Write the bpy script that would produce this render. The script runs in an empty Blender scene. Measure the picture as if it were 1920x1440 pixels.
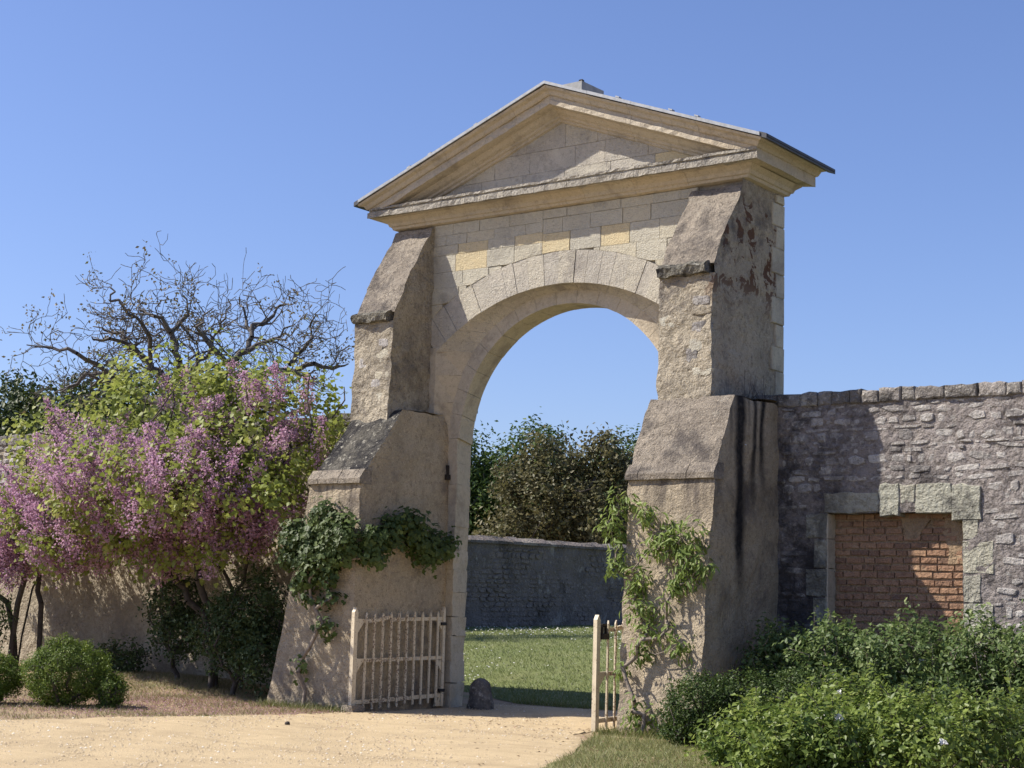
import bpy, math, random
import numpy as np
from mathutils import Vector, Matrix, noise
from mathutils.geometry import delaunay_2d_cdt

SC = bpy.context.scene
COL = SC.collection
rng = random.Random(7)
nrg = np.random.default_rng(11)

# ------------------------------------------------------------------ camera
CAM_LOC = Vector((12.988, -18.604, 1.45))
yaw, pit, rol = 0.6369, 0.1368, 0.0277
fw = Vector((-math.sin(yaw) * math.cos(pit), math.cos(yaw) * math.cos(pit), math.sin(pit)))
rt = fw.cross(Vector((0, 0, 1))).normalized()
up = rt.cross(fw)
r2 = rt * math.cos(rol) + up * math.sin(rol)
u2 = up * math.cos(rol) - rt * math.sin(rol)
cd = bpy.data.cameras.new('camera')
cd.sensor_width = 36.0
cd.lens = 3048.5 / 1920 * 36
cd.clip_end = 2000
cam = bpy.data.objects.new('camera', cd)
COL.objects.link(cam)
cam.matrix_world = Matrix(((r2.x, u2.x, -fw.x, CAM_LOC.x), (r2.y, u2.y, -fw.y, CAM_LOC.y),
                           (r2.z, u2.z, -fw.z, CAM_LOC.z), (0, 0, 0, 1)))
SC.camera = cam

# ------------------------------------------------------------------ sky, sun, exposure
SUN_TRAVEL = Vector((1.58, 1.0, -1.9)).normalized()
to_sun = -SUN_TRAVEL
W = bpy.data.worlds.new('World')
SC.world = W
W.use_nodes = True
wn = W.node_tree
wn.nodes.clear()
sky = wn.nodes.new('ShaderNodeTexSky')
sky.sky_type = 'NISHITA'
sky.sun_disc = False
sky.sun_elevation = math.asin(to_sun.z)
sky.sun_rotation = math.atan2(to_sun.x, to_sun.y) % (2 * math.pi)
sky.air_density = 1.0
sky.dust_density = .9
sky.ozone_density = 2.0
bg = wn.nodes.new('ShaderNodeBackground')
bg.inputs['Strength'].default_value = 0.086
wo = wn.nodes.new('ShaderNodeOutputWorld')
tn = wn.nodes.new('ShaderNodeMix')
tn.data_type = 'RGBA'
tn.blend_type = 'MULTIPLY'
tn.inputs[0].default_value = 1.0
tn.inputs[7].default_value = (.94, .985, 1.29, 1)
wn.links.new(sky.outputs[0], tn.inputs[6])
wn.links.new(tn.outputs[2], bg.inputs[0])
wn.links.new(bg.outputs[0], wo.inputs[0])
sd = bpy.data.lights.new('sun', 'SUN')
sd.energy = 5.0
sd.angle = math.radians(0.5)
sd.color = (1.0, 0.93, 0.83)
sun = bpy.data.objects.new('sun', sd)
COL.objects.link(sun)
sun.rotation_euler = SUN_TRAVEL.to_track_quat('-Z', 'Y').to_euler()
sun.location = (-20, -15, 30)
SC.view_settings.view_transform = 'Standard'
SC.view_settings.look = 'None'
SC.view_settings.exposure = 0.6
SC.view_settings.gamma = 1.0
SC.view_settings.use_curve_mapping = False
SC.cycles.max_bounces = 8
SC.cycles.transparent_max_bounces = 4


# ------------------------------------------------------------------ object helpers
def meta(o, label=None, cat=None, group=None, kind=None):
    if label: o['label'] = label
    if cat: o['category'] = cat
    if group: o['group'] = group
    if kind: o['kind'] = kind
    return o


def thing(name, label, cat, loc=(0, 0, 0), group=None):
    o = bpy.data.objects.new(name, None)
    COL.objects.link(o)
    o.location = loc
    o.empty_display_size = 0.3
    return meta(o, label, cat, group)


def link(name, me, mat, parent=None, kind=None, label=None):
    o = bpy.data.objects.new(name, me)
    COL.objects.link(o)
    if mat is not None and len(me.materials) == 0:
        me.materials.append(mat)
    if parent is not None:
        o.parent = parent
        if parent.type == 'EMPTY':
            o.matrix_parent_inverse = Matrix.Translation(-Vector(parent.location))
    if kind: o['kind'] = kind
    if label: o['label'] = label
    return o


def mk(name, V, F, mat, parent=None, smooth=False, kind=None, label=None):
    me = bpy.data.meshes.new(name)
    me.from_pydata([tuple(v) for v in V], [], F)
    if smooth:
        me.polygons.foreach_set('use_smooth', [True] * len(me.polygons))
    me.update()
    return link(name, me, mat, parent, kind, label)


def mk_np(name, V, F, mat, parent=None, tint=None, kind=None, smooth=False, label=None):
    """V (n,3) float, F (m,k) int, all faces with k corners; tint one value per vertex"""
    me = bpy.data.meshes.new(name)
    m, k = F.shape
    me.vertices.add(len(V))
    me.vertices.foreach_set('co', np.ascontiguousarray(V, dtype=np.float32).ravel())
    me.loops.add(m * k)
    me.loops.foreach_set('vertex_index', np.ascontiguousarray(F, dtype=np.int32).ravel())
    me.polygons.add(m)
    me.polygons.foreach_set('loop_start', np.arange(0, m * k, k, dtype=np.int32))
    if smooth:
        me.polygons.foreach_set('use_smooth', np.ones(m, dtype=bool))
    if tint is not None:
        at = me.attributes.new('tint', 'FLOAT', 'POINT')
        at.data.foreach_set('value', np.ascontiguousarray(tint, dtype=np.float32))
    me.update(calc_edges=True)
    me.validate()
    return link(name, me, mat, parent, kind, label)


def nv(p, f, a, off=0.0):
    v = noise.noise_vector(Vector((p[0] * f + off, p[1] * f + off * 1.7, p[2] * f - off)))
    w = noise.noise_vector(Vector((p[0] * f * 3.1 + 9 + off, p[1] * f * 3.1, p[2] * f * 3.1)))
    return (v + w * 0.45) * a


# ------------------------------------------------------------------ materials
def new_mat(name):
    m = bpy.data.materials.new(name)
    m.use_nodes = True
    nt = m.node_tree
    nt.nodes.clear()
    return m, nt


class NT:
    def __init__(s, nt):
        s.nt = nt
        s.L = nt.links

    def node(s, t, props=None, **inp):
        n = s.nt.nodes.new(t)
        for k, v in (props or {}).items(): setattr(n, k, v)
        for k, v in inp.items():
            key = k.replace('_', ' ') if k.replace('_', ' ') in n.inputs else k
            s.put(n.inputs[key], v)
        return n

    def put(s, sock, v):
        if hasattr(v, 'is_output'): s.L.new(v, sock)
        else: sock.default_value = v

    def noise(s, vec, scale, detail=5, rough=.6, dist=0.0):
        return s.node('ShaderNodeTexNoise', None, Vector=vec, Scale=scale, Detail=detail, Roughness=rough, Distortion=dist).outputs[0]

    def math(s, op, a, b=0.0, c=None):
        n = s.nt.nodes.new('ShaderNodeMath')
        n.operation = op
        s.put(n.inputs[0], a)
        s.put(n.inputs[1], b)
        if c is not None: s.put(n.inputs[2], c)
        return n.outputs[0]

    def step(s, v, lo, hi):
        n = s.nt.nodes.new('ShaderNodeMapRange')
        n.interpolation_type = 'SMOOTHSTEP'
        s.put(n.inputs[0], v)
        n.inputs[1].default_value = lo
        n.inputs[2].default_value = hi
        return n.outputs[0]

    def mix(s, f, a, b, mode='MIX'):
        n = s.nt.nodes.new('ShaderNodeMix')
        n.data_type = 'RGBA'
        n.blend_type = mode
        s.put(n.inputs[0], f)
        for i, v in ((6, a), (7, b)):
            s.put(n.inputs[i], v if hasattr(v, 'is_output') else (*v, 1.0))
        return n.outputs[2]

    def pos(s):
        return s.node('ShaderNodeNewGeometry').outputs['Position']

    def sep(s, v):
        return s.node('ShaderNodeSeparateXYZ', None, Vector=v).outputs

    def out(s, bsdf):
        o = s.nt.nodes.new('ShaderNodeOutputMaterial')
        s.L.new(bsdf, o.inputs[0])

    def bump(s, h, strength, dist):
        return s.node('ShaderNodeBump', None, Height=h, Strength=strength, Distance=dist).outputs[0]


def rgb(r, g, b):
    f = lambda c: ((c / 255 + .055) / 1.055) ** 2.4 if c > 10 else c / 255 / 12.92
    return (f(r), f(g), f(b))


def masonry(name, c1, c2, tint_a=None, tint_b=None, tint_amt=0.5, dark=(.07, .065, .065), dark_amt=.35, dark_scale=1.6,
            pale=(.5, .48, .44), pale_amt=.0, pale_scale=7.0, bump_scale=34, bump=.55, bump_dist=.02, speck=.35,
            streaks=None, patch=None, stretch=1.0, rough=.93, mott=.45, low=1.0, dark_lo=.5, warm=.87, flecks=0.0):
    wm = lambda c: (c[0] * 1.0, c[1] * .985, c[2] * warm) if c else c
    c1, c2, tint_a, tint_b, pale = wm(c1), wm(c2), wm(tint_a), wm(tint_b), wm(pale)
    m, nt = new_mat(name)
    g = NT(nt)
    p = g.pos()
    oi = g.node('ShaderNodeObjectInfo').outputs['Random']
    if stretch != 1.0:
        p2 = g.node('ShaderNodeMapping', None, Vector=p, Scale=(1, 1, stretch)).outputs[0]
    else:
        p2 = p
    col = g.mix(g.step(g.noise(p, 1.3, 7, .62), .35, .68), c1, c2)
    if tint_a:
        t1 = g.step(oi, .55, .95)
        col = g.mix(g.math('MULTIPLY', t1, tint_amt), col, tint_a)
    if tint_b:
        t2 = g.step(g.math('FRACT', g.math('MULTIPLY', oi, 7.31)), .5, .95)
        col = g.mix(g.math('MULTIPLY', t2, tint_amt), col, tint_b)
    # mottling of the face at hand size and finger size
    m1 = g.noise(p, 15, 5, .72)
    col = g.mix(g.math('MULTIPLY', g.step(m1, .50, .66), mott), col, tuple(c * .52 for c in c2))
    m2 = g.noise(p, 22, 4, .7)
    col = g.mix(g.math('MULTIPLY', g.step(m2, .54, .68), mott * .8), col, tuple(min(.7, c * 1.35) for c in c1))
    m3 = g.noise(p, 4.2, 7, .7, .5)
    col = g.mix(g.math('MULTIPLY', g.step(m3, .52, .66), mott * .55), col, tuple(c * .62 for c in c2))
    # fine speckle
    sp = g.noise(p, 60, 3, .7)
    col = g.mix(g.math('MULTIPLY', g.step(sp, .5, .72), speck), col, tuple(c * .45 for c in c1))
    sp2 = g.noise(p, 47, 2, .6)
    col = g.mix(g.math('MULTIPLY', g.step(sp2, .56, .75), speck * .8), col, tuple(min(.75, c * 1.45) for c in c1))
    if pale_amt:
        pn = g.noise(p, pale_scale, 6, .68, .4)
        col = g.mix(g.math('MULTIPLY', g.step(pn, .57, .66), pale_amt), col, pale)
    if dark_amt:
        dn = g.noise(p2, dark_scale, 9, .72, .3)
        col = g.mix(g.math('MULTIPLY', g.step(dn, dark_lo, dark_lo + .17), dark_amt), col, dark)
    if flecks:
        fk = g.noise(p, 13, 5, .7, .5)
        col = g.mix(g.math('MULTIPLY', g.step(fk, .585, .63), flecks), col, pale)
    if patch:
        col = patch(g, p, col)
    if streaks:
        col = streaks(g, p, col)
    h = g.math('ADD', g.noise(p, bump_scale, 6, .65), g.math('MULTIPLY', g.noise(p, bump_scale / 2.6, 4, .65), 1.6 * low))
    h = g.math('ADD', h, g.math('MULTIPLY', g.noise(p, bump_scale / 7, 4, .6), 2.2 * low))
    b = g.node('ShaderNodeBsdfPrincipled', None, Base_Color=col, Roughness=rough, Normal=g.bump(h, min(1.0, bump * 1.3), bump_dist * 1.6))
    b.inputs['Specular IOR Level'].default_value = .15
    g.out(b.outputs[0])
    return m


def plain(name, c, rough=.6, metal=0.0, var=.25, scale=20, bump=.1):
    m, nt = new_mat(name)
    g = NT(nt)
    p = g.pos()
    col = g.mix(g.step(g.noise(p, scale, 5, .6), .35, .7), c, tuple(x * (1 - var) for x in c))
    b = g.node('ShaderNodeBsdfPrincipled', None, Base_Color=col, Roughness=rough, Metallic=metal,
               Normal=g.bump(g.noise(p, scale * 3, 4), bump, .01))
    g.out(b.outputs[0])
    return m


def leaf_mat(name, c1, c2, c3=None, trans=.35, rough=.5, spec=.3):
    m, nt = new_mat(name)
    g = NT(nt)
    t = g.node('ShaderNodeAttribute', {'attribute_name': 'tint'}).outputs['Fac']
    col = g.mix(t, c1, c2)
    if c3:
        col = g.mix(g.step(t, .82, .98), col, c3)
    b = g.node('ShaderNodeBsdfPrincipled', None, Base_Color=col, Roughness=rough)
    b.inputs['Specular IOR Level'].default_value = spec
    tr = g.node('ShaderNodeBsdfTranslucent', None, Color=g.mix(.35, col, (.45, .5, .05), 'MULTIPLY') if False else col)
    mx = g.node('ShaderNodeMixShader', None, Fac=trans)
    g.L.new(b.outputs[0], mx.inputs[1])
    g.L.new(tr.outputs[0], mx.inputs[2])
    g.out(mx.outputs[0])
    return m


M = {}
M['ashlar'] = masonry('tuffeau_ashlar', (.57, .54, .485), (.49, .465, .425), tint_a=(.60, .53, .41), tint_b=(.46, .45, .43), tint_amt=.4,
                      dark=(.22, .20, .175), dark_amt=.55, dark_scale=1.1, pale=(.62, .60, .56), pale_amt=.3, bump=.85, bump_scale=46, mott=.3, low=.25)
M['ashlar_yellow'] = masonry('tuffeau_yellow', (.66, .55, .38), (.61, .53, .39), tint_a=(.63, .56, .44), tint_amt=.5, dark_amt=.06, bump=.85, bump_scale=46, mott=.25, low=.25)
M['voussoir'] = masonry('tuffeau_grey', (.53, .495, .465), (.44, .415, .40), tint_a=(.58, .54, .46), tint_b=(.42, .40, .395), tint_amt=.35,
                        dark=(.22, .20, .185), dark_amt=.6, dark_scale=1.4, pale=(.62, .6, .56), pale_amt=.4, pale_scale=5, bump=.9, bump_scale=44, mott=.45, low=.3)
M['cream'] = masonry('cream_ashlar', (.49, .435, .35), (.43, .385, .315), tint_a=(.50, .42, .31), tint_b=(.41, .375, .325), tint_amt=.45,
                     dark=(.19, .165, .135), dark_amt=.55, dark_scale=1.6, bump=.5, bump_dist=.014, speck=.3, mott=.35, low=.4, warm=.93)
M['ledge'] = masonry('weathered_ledge', (.40, .375, .355), (.31, .29, .28), dark=(.06, .057, .06), dark_amt=.6, dark_scale=3.0,
                     pale=(.55, .52, .48), pale_amt=.6, pale_scale=12, bump=.8, bump_dist=.02, mott=.6)
M['drip'] = masonry('mossy_drip_stone', (.30, .285, .26), (.17, .16, .15), dark=(.035, .034, .034), dark_amt=.9, dark_scale=4.5, dark_lo=.46,
                    pale=(.66, .64, .6), pale_amt=.85, pale_scale=8, bump=1.0, bump_dist=.04, mott=.6)
M['mortar'] = masonry('joint_mortar', (.30, .27, .235), (.24, .215, .19), dark_amt=.3, bump=.5)
M['render'] = masonry('pink_roughcast', (.335, .285, .25), (.27, .235, .215), dark=(.12, .11, .11), dark_amt=.4, dark_scale=1.2,
                      pale=(.45, .40, .35), pale_amt=.25, pale_scale=5, bump=.9, bump_scale=42, bump_dist=.03, speck=.5)


def streak_fn(g, p, col):
    x, y, z = g.sep(p)
    on = g.step(x, 3.2, 3.3)
    msk = None
    for yc, wd, zb, st in ((-.77, .15, 1.3, 1.0), (-.40, .075, 2.4, .9), (-.17, .085, 2.6, .95), (-.58, .04, 3.2, .5), (-.98, .06, 3.0, .5)):
        wob = g.math('ADD', y, g.math('MULTIPLY', g.math('SUBTRACT', g.noise(p, 1.6, 3), .5), .14))
        d = g.math('ABSOLUTE', g.math('SUBTRACT', wob, yc))
        k = g.math('SUBTRACT', 1.0, g.step(d, wd * .2, wd * 1.25))
        k = g.math('MULTIPLY', k, g.step(z, zb, zb + 1.1))
        k = g.math('MULTIPLY', k, st)
        msk = k if msk is None else g.math('MAXIMUM', msk, k)
    msk = g.math('MULTIPLY', g.math('MULTIPLY', msk, on), g.math('ADD', .7, g.math('MULTIPLY', g.noise(p, 14, 4), .6)))
    msk = g.math('MINIMUM', msk, 1.0)
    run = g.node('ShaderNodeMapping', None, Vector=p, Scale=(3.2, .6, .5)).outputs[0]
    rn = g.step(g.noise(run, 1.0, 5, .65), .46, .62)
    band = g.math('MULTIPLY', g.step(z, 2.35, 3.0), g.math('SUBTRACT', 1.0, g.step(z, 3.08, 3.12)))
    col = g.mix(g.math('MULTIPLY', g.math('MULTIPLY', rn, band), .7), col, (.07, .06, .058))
    foot = g.math('MULTIPLY', g.math('SUBTRACT', 1.0, g.step(z, .05, .75)), g.step(g.noise(p, 3.0, 6, .7), .42, .6))
    col = g.mix(g.math('MULTIPLY', foot, .5), col, (.17, .14, .11))
    return g.mix(msk, col, (.028, .026, .026))


M['render_low'] = masonry('roughcast_streaked', (.49, .415, .335), (.375, .32, .26), warm=.87, tint_b=None, tint_a=None, dark=(.14, .12, .11), dark_amt=.65, dark_scale=1.2,
                          pale=(.47, .41, .35), pale_amt=.35, pale_scale=4, bump=1.0, bump_scale=36, bump_dist=.03, speck=.6, streaks=streak_fn, mott=.6, low=.4)


def patch_fn(g, p, col):
    x, y, z = g.sep(p)
    on = g.math('MULTIPLY', g.step(x, 2.85, 2.9), g.math('MULTIPLY', g.step(z, 5.1, 5.9), g.math('SUBTRACT', 1.0, g.step(z, 6.75, 7.05))))
    n = g.noise(p, 3.6, 4, .6, .6)
    c = g.mix(g.math('MULTIPLY', g.step(n, .545, .565), on), col, (.15, .085, .055))
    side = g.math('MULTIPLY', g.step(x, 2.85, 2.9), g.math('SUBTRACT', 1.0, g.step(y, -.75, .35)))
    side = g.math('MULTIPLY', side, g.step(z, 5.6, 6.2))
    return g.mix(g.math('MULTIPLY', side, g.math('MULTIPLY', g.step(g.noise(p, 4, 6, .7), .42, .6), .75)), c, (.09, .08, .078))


M['render_up'] = masonry('roughcast_upper', (.50, .445, .38), (.355, .315, .275), warm=.87, dark=(.12, .105, .10), dark_amt=.75, dark_scale=1.4,
                         pale=(.50, .46, .42), pale_amt=.45, pale_scale=4.5, bump=1.0, bump_scale=26, bump_dist=.045, speck=.5, patch=patch_fn, mott=.7, low=.6)
M['slope'] = masonry('lichened_slope', (.365, .32, .28), (.24, .21, .188), warm=.89, dark=(.07, .063, .062), dark_amt=.8, dark_scale=1.1,
                     pale=(.45, .42, .38), pale_amt=.35, bump=1.0, bump_scale=40, bump_dist=.03, speck=.7, mott=.85, low=.35)
M['slope_dark'] = masonry('black_lichen_slope', (.17, .16, .15), (.11, .104, .10), dark=(.035, .034, .036), dark_amt=.95, dark_scale=1.9, dark_lo=.40, flecks=.7,
                          pale=(.50, .48, .45), pale_amt=.7, pale_scale=7, bump=1.0, bump_dist=.035, mott=.6)
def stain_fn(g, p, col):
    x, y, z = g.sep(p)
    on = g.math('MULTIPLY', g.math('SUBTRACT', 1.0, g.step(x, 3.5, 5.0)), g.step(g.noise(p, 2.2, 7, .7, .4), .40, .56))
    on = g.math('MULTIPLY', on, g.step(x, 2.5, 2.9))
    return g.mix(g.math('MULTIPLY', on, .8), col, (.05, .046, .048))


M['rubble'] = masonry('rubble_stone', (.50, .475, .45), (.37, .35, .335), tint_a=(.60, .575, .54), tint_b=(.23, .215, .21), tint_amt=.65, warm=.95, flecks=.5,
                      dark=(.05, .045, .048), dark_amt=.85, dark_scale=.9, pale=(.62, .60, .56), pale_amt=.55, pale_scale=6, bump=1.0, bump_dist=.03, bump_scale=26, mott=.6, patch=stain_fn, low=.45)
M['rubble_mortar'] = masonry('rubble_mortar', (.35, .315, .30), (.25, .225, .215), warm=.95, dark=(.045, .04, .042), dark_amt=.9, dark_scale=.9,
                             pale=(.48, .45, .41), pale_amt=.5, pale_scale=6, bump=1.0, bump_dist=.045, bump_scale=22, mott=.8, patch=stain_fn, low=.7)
M['coping'] = masonry('coping_stone', flecks=.5, warm=.95, c1=(.36, .34, .315), c2=(.25, .235, .22), tint_a=(.44, .40, .37), tint_b=(.13, .12, .115), tint_amt=.7,
                      dark=(.04, .038, .038), dark_amt=.9, dark_scale=1.2, pale=(.62, .6, .55), pale_amt=.6, pale_scale=6, bump=1.0, bump_dist=.03, mott=.6)
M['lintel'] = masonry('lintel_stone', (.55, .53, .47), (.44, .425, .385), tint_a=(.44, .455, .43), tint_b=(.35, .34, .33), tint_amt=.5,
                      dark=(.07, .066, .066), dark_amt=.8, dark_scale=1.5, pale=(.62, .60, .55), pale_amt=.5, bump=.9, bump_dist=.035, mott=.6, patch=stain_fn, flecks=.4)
M['brick'] = masonry('old_brick', (.37, .225, .16), (.30, .18, .13), tint_a=(.45, .29, .20), tint_b=(.20, .125, .10), tint_amt=.8,
                     dark=(.13, .09, .07), dark_amt=.5, dark_scale=4, pale=(.42, .32, .24), pale_amt=.5, pale_scale=7, bump=.8, bump_dist=.014, mott=.6)
M['brick_mortar'] = masonry('brick_mortar', (.40, .29, .21), (.33, .24, .175), dark=(.12, .085, .068), dark_amt=.45, dark_scale=3, bump=.8, mott=.5)
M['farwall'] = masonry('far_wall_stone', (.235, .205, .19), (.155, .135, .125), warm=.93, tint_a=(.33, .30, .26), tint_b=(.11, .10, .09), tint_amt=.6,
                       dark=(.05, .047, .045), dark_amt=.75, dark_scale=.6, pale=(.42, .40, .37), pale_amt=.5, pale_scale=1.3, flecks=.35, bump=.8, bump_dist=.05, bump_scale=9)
M['leftwall'] = masonry('old_lime_render', (.44, .385, .32), (.35, .305, .26), dark=(.15, .13, .115), dark_amt=.4, dark_scale=.8,
                        pale=(.52, .47, .41), pale_amt=.3, pale_scale=2.5, bump=.9, bump_scale=24, bump_dist=.03, mott=.5)
M['zinc'] = plain('zinc_edge', (.33, .345, .36), .6, .2, .25)
M['block'] = plain('grey_ridge_block', (.40, .40, .38), .85, 0, .25, 6, .3)
M['slate'] = plain('roof_slate', (.045, .047, .055), .55, 0, .4)
M['iron'] = plain('rusty_iron', (.035, .028, .024), .7, .4, .5, 40)
M['bark'] = plain('grey_bark', (.15, .125, .105), .95, 0, .45, 14, .6)
M['bark_dark'] = plain('dark_bark', (.085, .07, .058), .95, 0, .45, 14, .6)
M['bare_bark'] = plain('bare_tree_bark', (.13, .117, .105), .95, 0, .45, 5, .4)
M['vine_stem'] = plain('vine_stem', (.25, .205, .16), .9, 0, .4, 25, .5)
M['knob'] = plain('dark_cone', (.04, .028, .02), .8, 0, .5, 60)


def paint_mat():
    m, nt = new_mat('flaking_cream_paint')
    g = NT(nt)
    p = g.pos()
    x, y, z = g.sep(p)
    col = g.mix(g.step(g.noise(p, 9, 5), .35, .7), (.61, .525, .375), (.51, .43, .30))
    n = g.noise(p, 42, 4, .7)
    mid = g.math('MULTIPLY', g.step(y, -1.75, -1.5), g.math('SUBTRACT', 1.0, g.step(y, -.75, -.35)))
    th = g.math('ADD', n, g.math('MULTIPLY', mid, .09))
    col = g.mix(g.math('MULTIPLY', g.step(th, .60, .64), .85), col, (.10, .05, .03))
    b = g.node('ShaderNodeBsdfPrincipled', None, Base_Color=col, Roughness=.6, Normal=g.bump(n, .3, .004))
    g.out(b.outputs[0])
    return m


M['paint'] = paint_mat()


def ground_mat(name, c1, c2, c3, s3=.6, scale=1.2, grain=70, bump=.5, bd=.02, c4=None, amt4=.5, s4=3.0, low=2.0, tracks=False):
    m, nt = new_mat(name)
    g = NT(nt)
    p = g.pos()
    col = g.mix(g.step(g.noise(p, scale, 6, .65), .35, .68), c1, c2)
    col = g.mix(g.math('MULTIPLY', g.step(g.noise(p, grain, 3, .7), .52, .7), s3), col, c3)
    col = g.mix(g.math('MULTIPLY', g.step(g.noise(p, grain * .37, 4, .7), .55, .75), s3 * .6), col, tuple(min(.8, x * 1.3) for x in c1))
    if c4:
        col = g.mix(g.math('MULTIPLY', g.step(g.noise(p, s4, 6, .7), .5, .66), amt4), col, c4)
    if tracks:
        pm = g.node('ShaderNodeMapping', None, Vector=p, Rotation=(0, 0, math.radians(-38)), Scale=(.22, 2.6, 1)).outputs[0]
        tk = g.noise(pm, 1.0, 5, .6)
        col = g.mix(g.math('MULTIPLY', g.step(tk, .52, .66), .45), col, (.36, .275, .165))
        col = g.mix(g.math('MULTIPLY', g.step(tk, .36, .46), .0), col, c1)
        st_ = g.noise(p, 9, 6, .75)
        col = g.mix(g.math('MULTIPLY', g.step(st_, .56, .68), .4), col, (.30, .225, .135))
    h = g.math('ADD', g.noise(p, grain, 5, .7), g.math('MULTIPLY', g.noise(p, grain / 8, 4), low))
    b = g.node('ShaderNodeBsdfPrincipled', None, Base_Color=col, Roughness=.95, Normal=g.bump(h, bump, bd))
    b.inputs['Specular IOR Level'].default_value = .1
    g.out(b.outputs[0])
    return m


M['gravel'] = ground_mat('sandy_gravel', (.53, .415, .25), (.47, .365, .22), (.25, .185, .11), s3=.75, scale=.8, grain=85, bump=1.0, bd=.010, c4=(.35, .27, .17), amt4=.45, s4=1.3, low=.15, tracks=True)
M['dry'] = ground_mat('dry_grass_soil', (.36, .26, .17), (.30, .235, .14), (.14, .10, .07), s3=.7, scale=1.5, grain=45, c4=(.17, .18, .07), amt4=.75, s4=1.4)
M['lawn'] = ground_mat('mown_lawn', (.19, .21, .085), (.145, .175, .065), (.09, .11, .04), s3=.6, scale=.9, grain=30, bump=.8, bd=.04, c4=(.24, .225, .11), amt4=.3, s4=1.5)
M['verge'] = ground_mat('verge_turf', (.25, .22, .11), (.19, .19, .08), (.10, .09, .045), s3=.6, scale=1.5, grain=45, c4=(.13, .16, .05), amt4=.6, s4=1.6)
M['blade_verge'] = leaf_mat('verge_blade', (.17, .20, .07), (.27, .25, .11), (.36, .31, .18), .3)
M['field'] = ground_mat('field_earth', (.11, .12, .045), (.14, .13, .06), (.06, .06, .025), s3=.6, scale=.3, grain=12)
M['blade'] = leaf_mat('grass_blade', (.10, .13, .03), (.20, .20, .07), (.34, .30, .17), .3)
M['blade_dry'] = leaf_mat('dry_grass_blade', (.30, .25, .14), (.22, .20, .09), (.13, .15, .045), .25)
M['blade_lawn'] = leaf_mat('lawn_blade', (.16, .20, .065), (.21, .235, .09), (.38, .38, .26), .3)
M['petal'] = leaf_mat('fallen_petal', (.40, .22, .30), (.34, .2, .2), (.22, .15, .1), .2)
M['pebble'] = leaf_mat('drive_pebble', (.50, .40, .26), (.32, .25, .165), (.62, .56, .45), 0.0, .9, .1)
M['litter'] = leaf_mat('dry_leaf', (.16, .10, .055), (.26, .18, .10), (.36, .28, .17), .15)
M['rb_leaf'] = leaf_mat('judas_leaf', (.20, .25, .05), (.33, .36, .09), (.43, .44, .15), .45)
M['rb_flower'] = leaf_mat('judas_blossom', (.47, .26, .39), (.64, .43, .56), (.33, .17, .25), .45)
M['box'] = leaf_mat('boxwood_leaf', (.08, .13, .02), (.175, .235, .04), (.28, .33, .07), .4)
M['hedge'] = leaf_mat('box_hedge_leaf', (.035, .065, .014), (.08, .12, .025), (.15, .20, .045), .3)
M['rose'] = leaf_mat('rose_leaf', (.075, .125, .038), (.19, .25, .085), (.30, .35, .15), .4)
M['rose_dark'] = leaf_mat('dark_shrub_leaf', (.045, .075, .027), (.10, .145, .05), (.18, .23, .095), .3)
M['front'] = leaf_mat('pale_shrub_leaf', (.095, .15, .03), (.26, .325, .07), (.36, .41, .12), .42, .45, .35)
M['vine_l'] = leaf_mat('climber_dark_leaf', (.045, .075, .018), (.09, .13, .03), (.15, .20, .055), .35)
M['vine_r'] = leaf_mat('climber_bright_leaf', (.14, .20, .04), (.23, .30, .07), (.30, .36, .10), .4)
M['bloom'] = leaf_mat('white_bloom', (.78, .76, .70), (.7, .68, .62), None, .2)
M['oak'] = leaf_mat('oak_leaf', (.035, .055, .015), (.07, .095, .025), (.10, .125, .035), .25)
M['green_tree'] = leaf_mat('green_tree_leaf', (.045, .085, .02), (.09, .14, .03), (.14, .19, .05), .3)
M['walnut'] = leaf_mat('bronze_tree_leaf', (.085, .085, .035), (.20, .175, .08), (.11, .14, .045), .35)
M['bud'] = leaf_mat('young_bronze_leaf', (.16, .12, .05), (.22, .18, .08), (.14, .15, .05), .3)


# ------------------------------------------------------------------ ground
def sm(t):
    t = max(0.0, min(1.0, t))
    return t * t * (3 - 2 * t)


def gz(x, y):
    z = 0.0
    if y > 1.5:
        d = y - 1.5
        z += 1.08 * (1 - math.exp(-(d * d) / (d + 2.0) * .16))
    z += .2 * sm((-x - 4.5) / 3.0) * sm((y + 2.6) / 2.2) * (1 - sm((y - 1.5) / 3))
    z += .03 * noise.noise(Vector((x * .35, y * .35, 0)))
    return z


def sheet(name, poly, step, off, mat, kind='structure', rough=0.0):
    xs = [p[0] for p in poly]
    ys = [p[1] for p in poly]
    pts = [Vector(p) for p in poly]
    n = len(pts)
    edges = [(i, (i + 1) % n) for i in range(n)]
    nx, ny = int((max(xs) - min(xs)) / step), int((max(ys) - min(ys)) / step)
    for i in range(1, nx):
        for j in range(1, ny):
            pts.append(Vector((min(xs) + i * step + rng.uniform(-.1, .1) * step, min(ys) + j * step + rng.uniform(-.1, .1) * step)))
    r = delaunay_2d_cdt(pts, edges, [], 1, 1e-4)
    rim = {(round(p[0], 3), round(p[1], 3)) for p in poly}

    def lift(v):
        if not rough or (round(v.x, 3), round(v.y, 3)) in rim: return 0.0
        q = Vector((v.x * .8 + v.y * .62, v.y * .8 - v.x * .62, 0))           # along and across the way people drive
        a = noise.noise(Vector((q.x * 1.7, q.y * .25, 3))) + .5 * noise.noise(Vector((v.x * 2.3, v.y * 2.3, 8)))
        return rough * max(0.0, a + .35)
    V = [(v.x, v.y, gz(v.x, v.y) + off + lift(v)) for v in r[0]]
    o = mk(name, V, [list(f) for f in r[2]], mat, None, False)
    o['kind'] = kind
    return o


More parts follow.
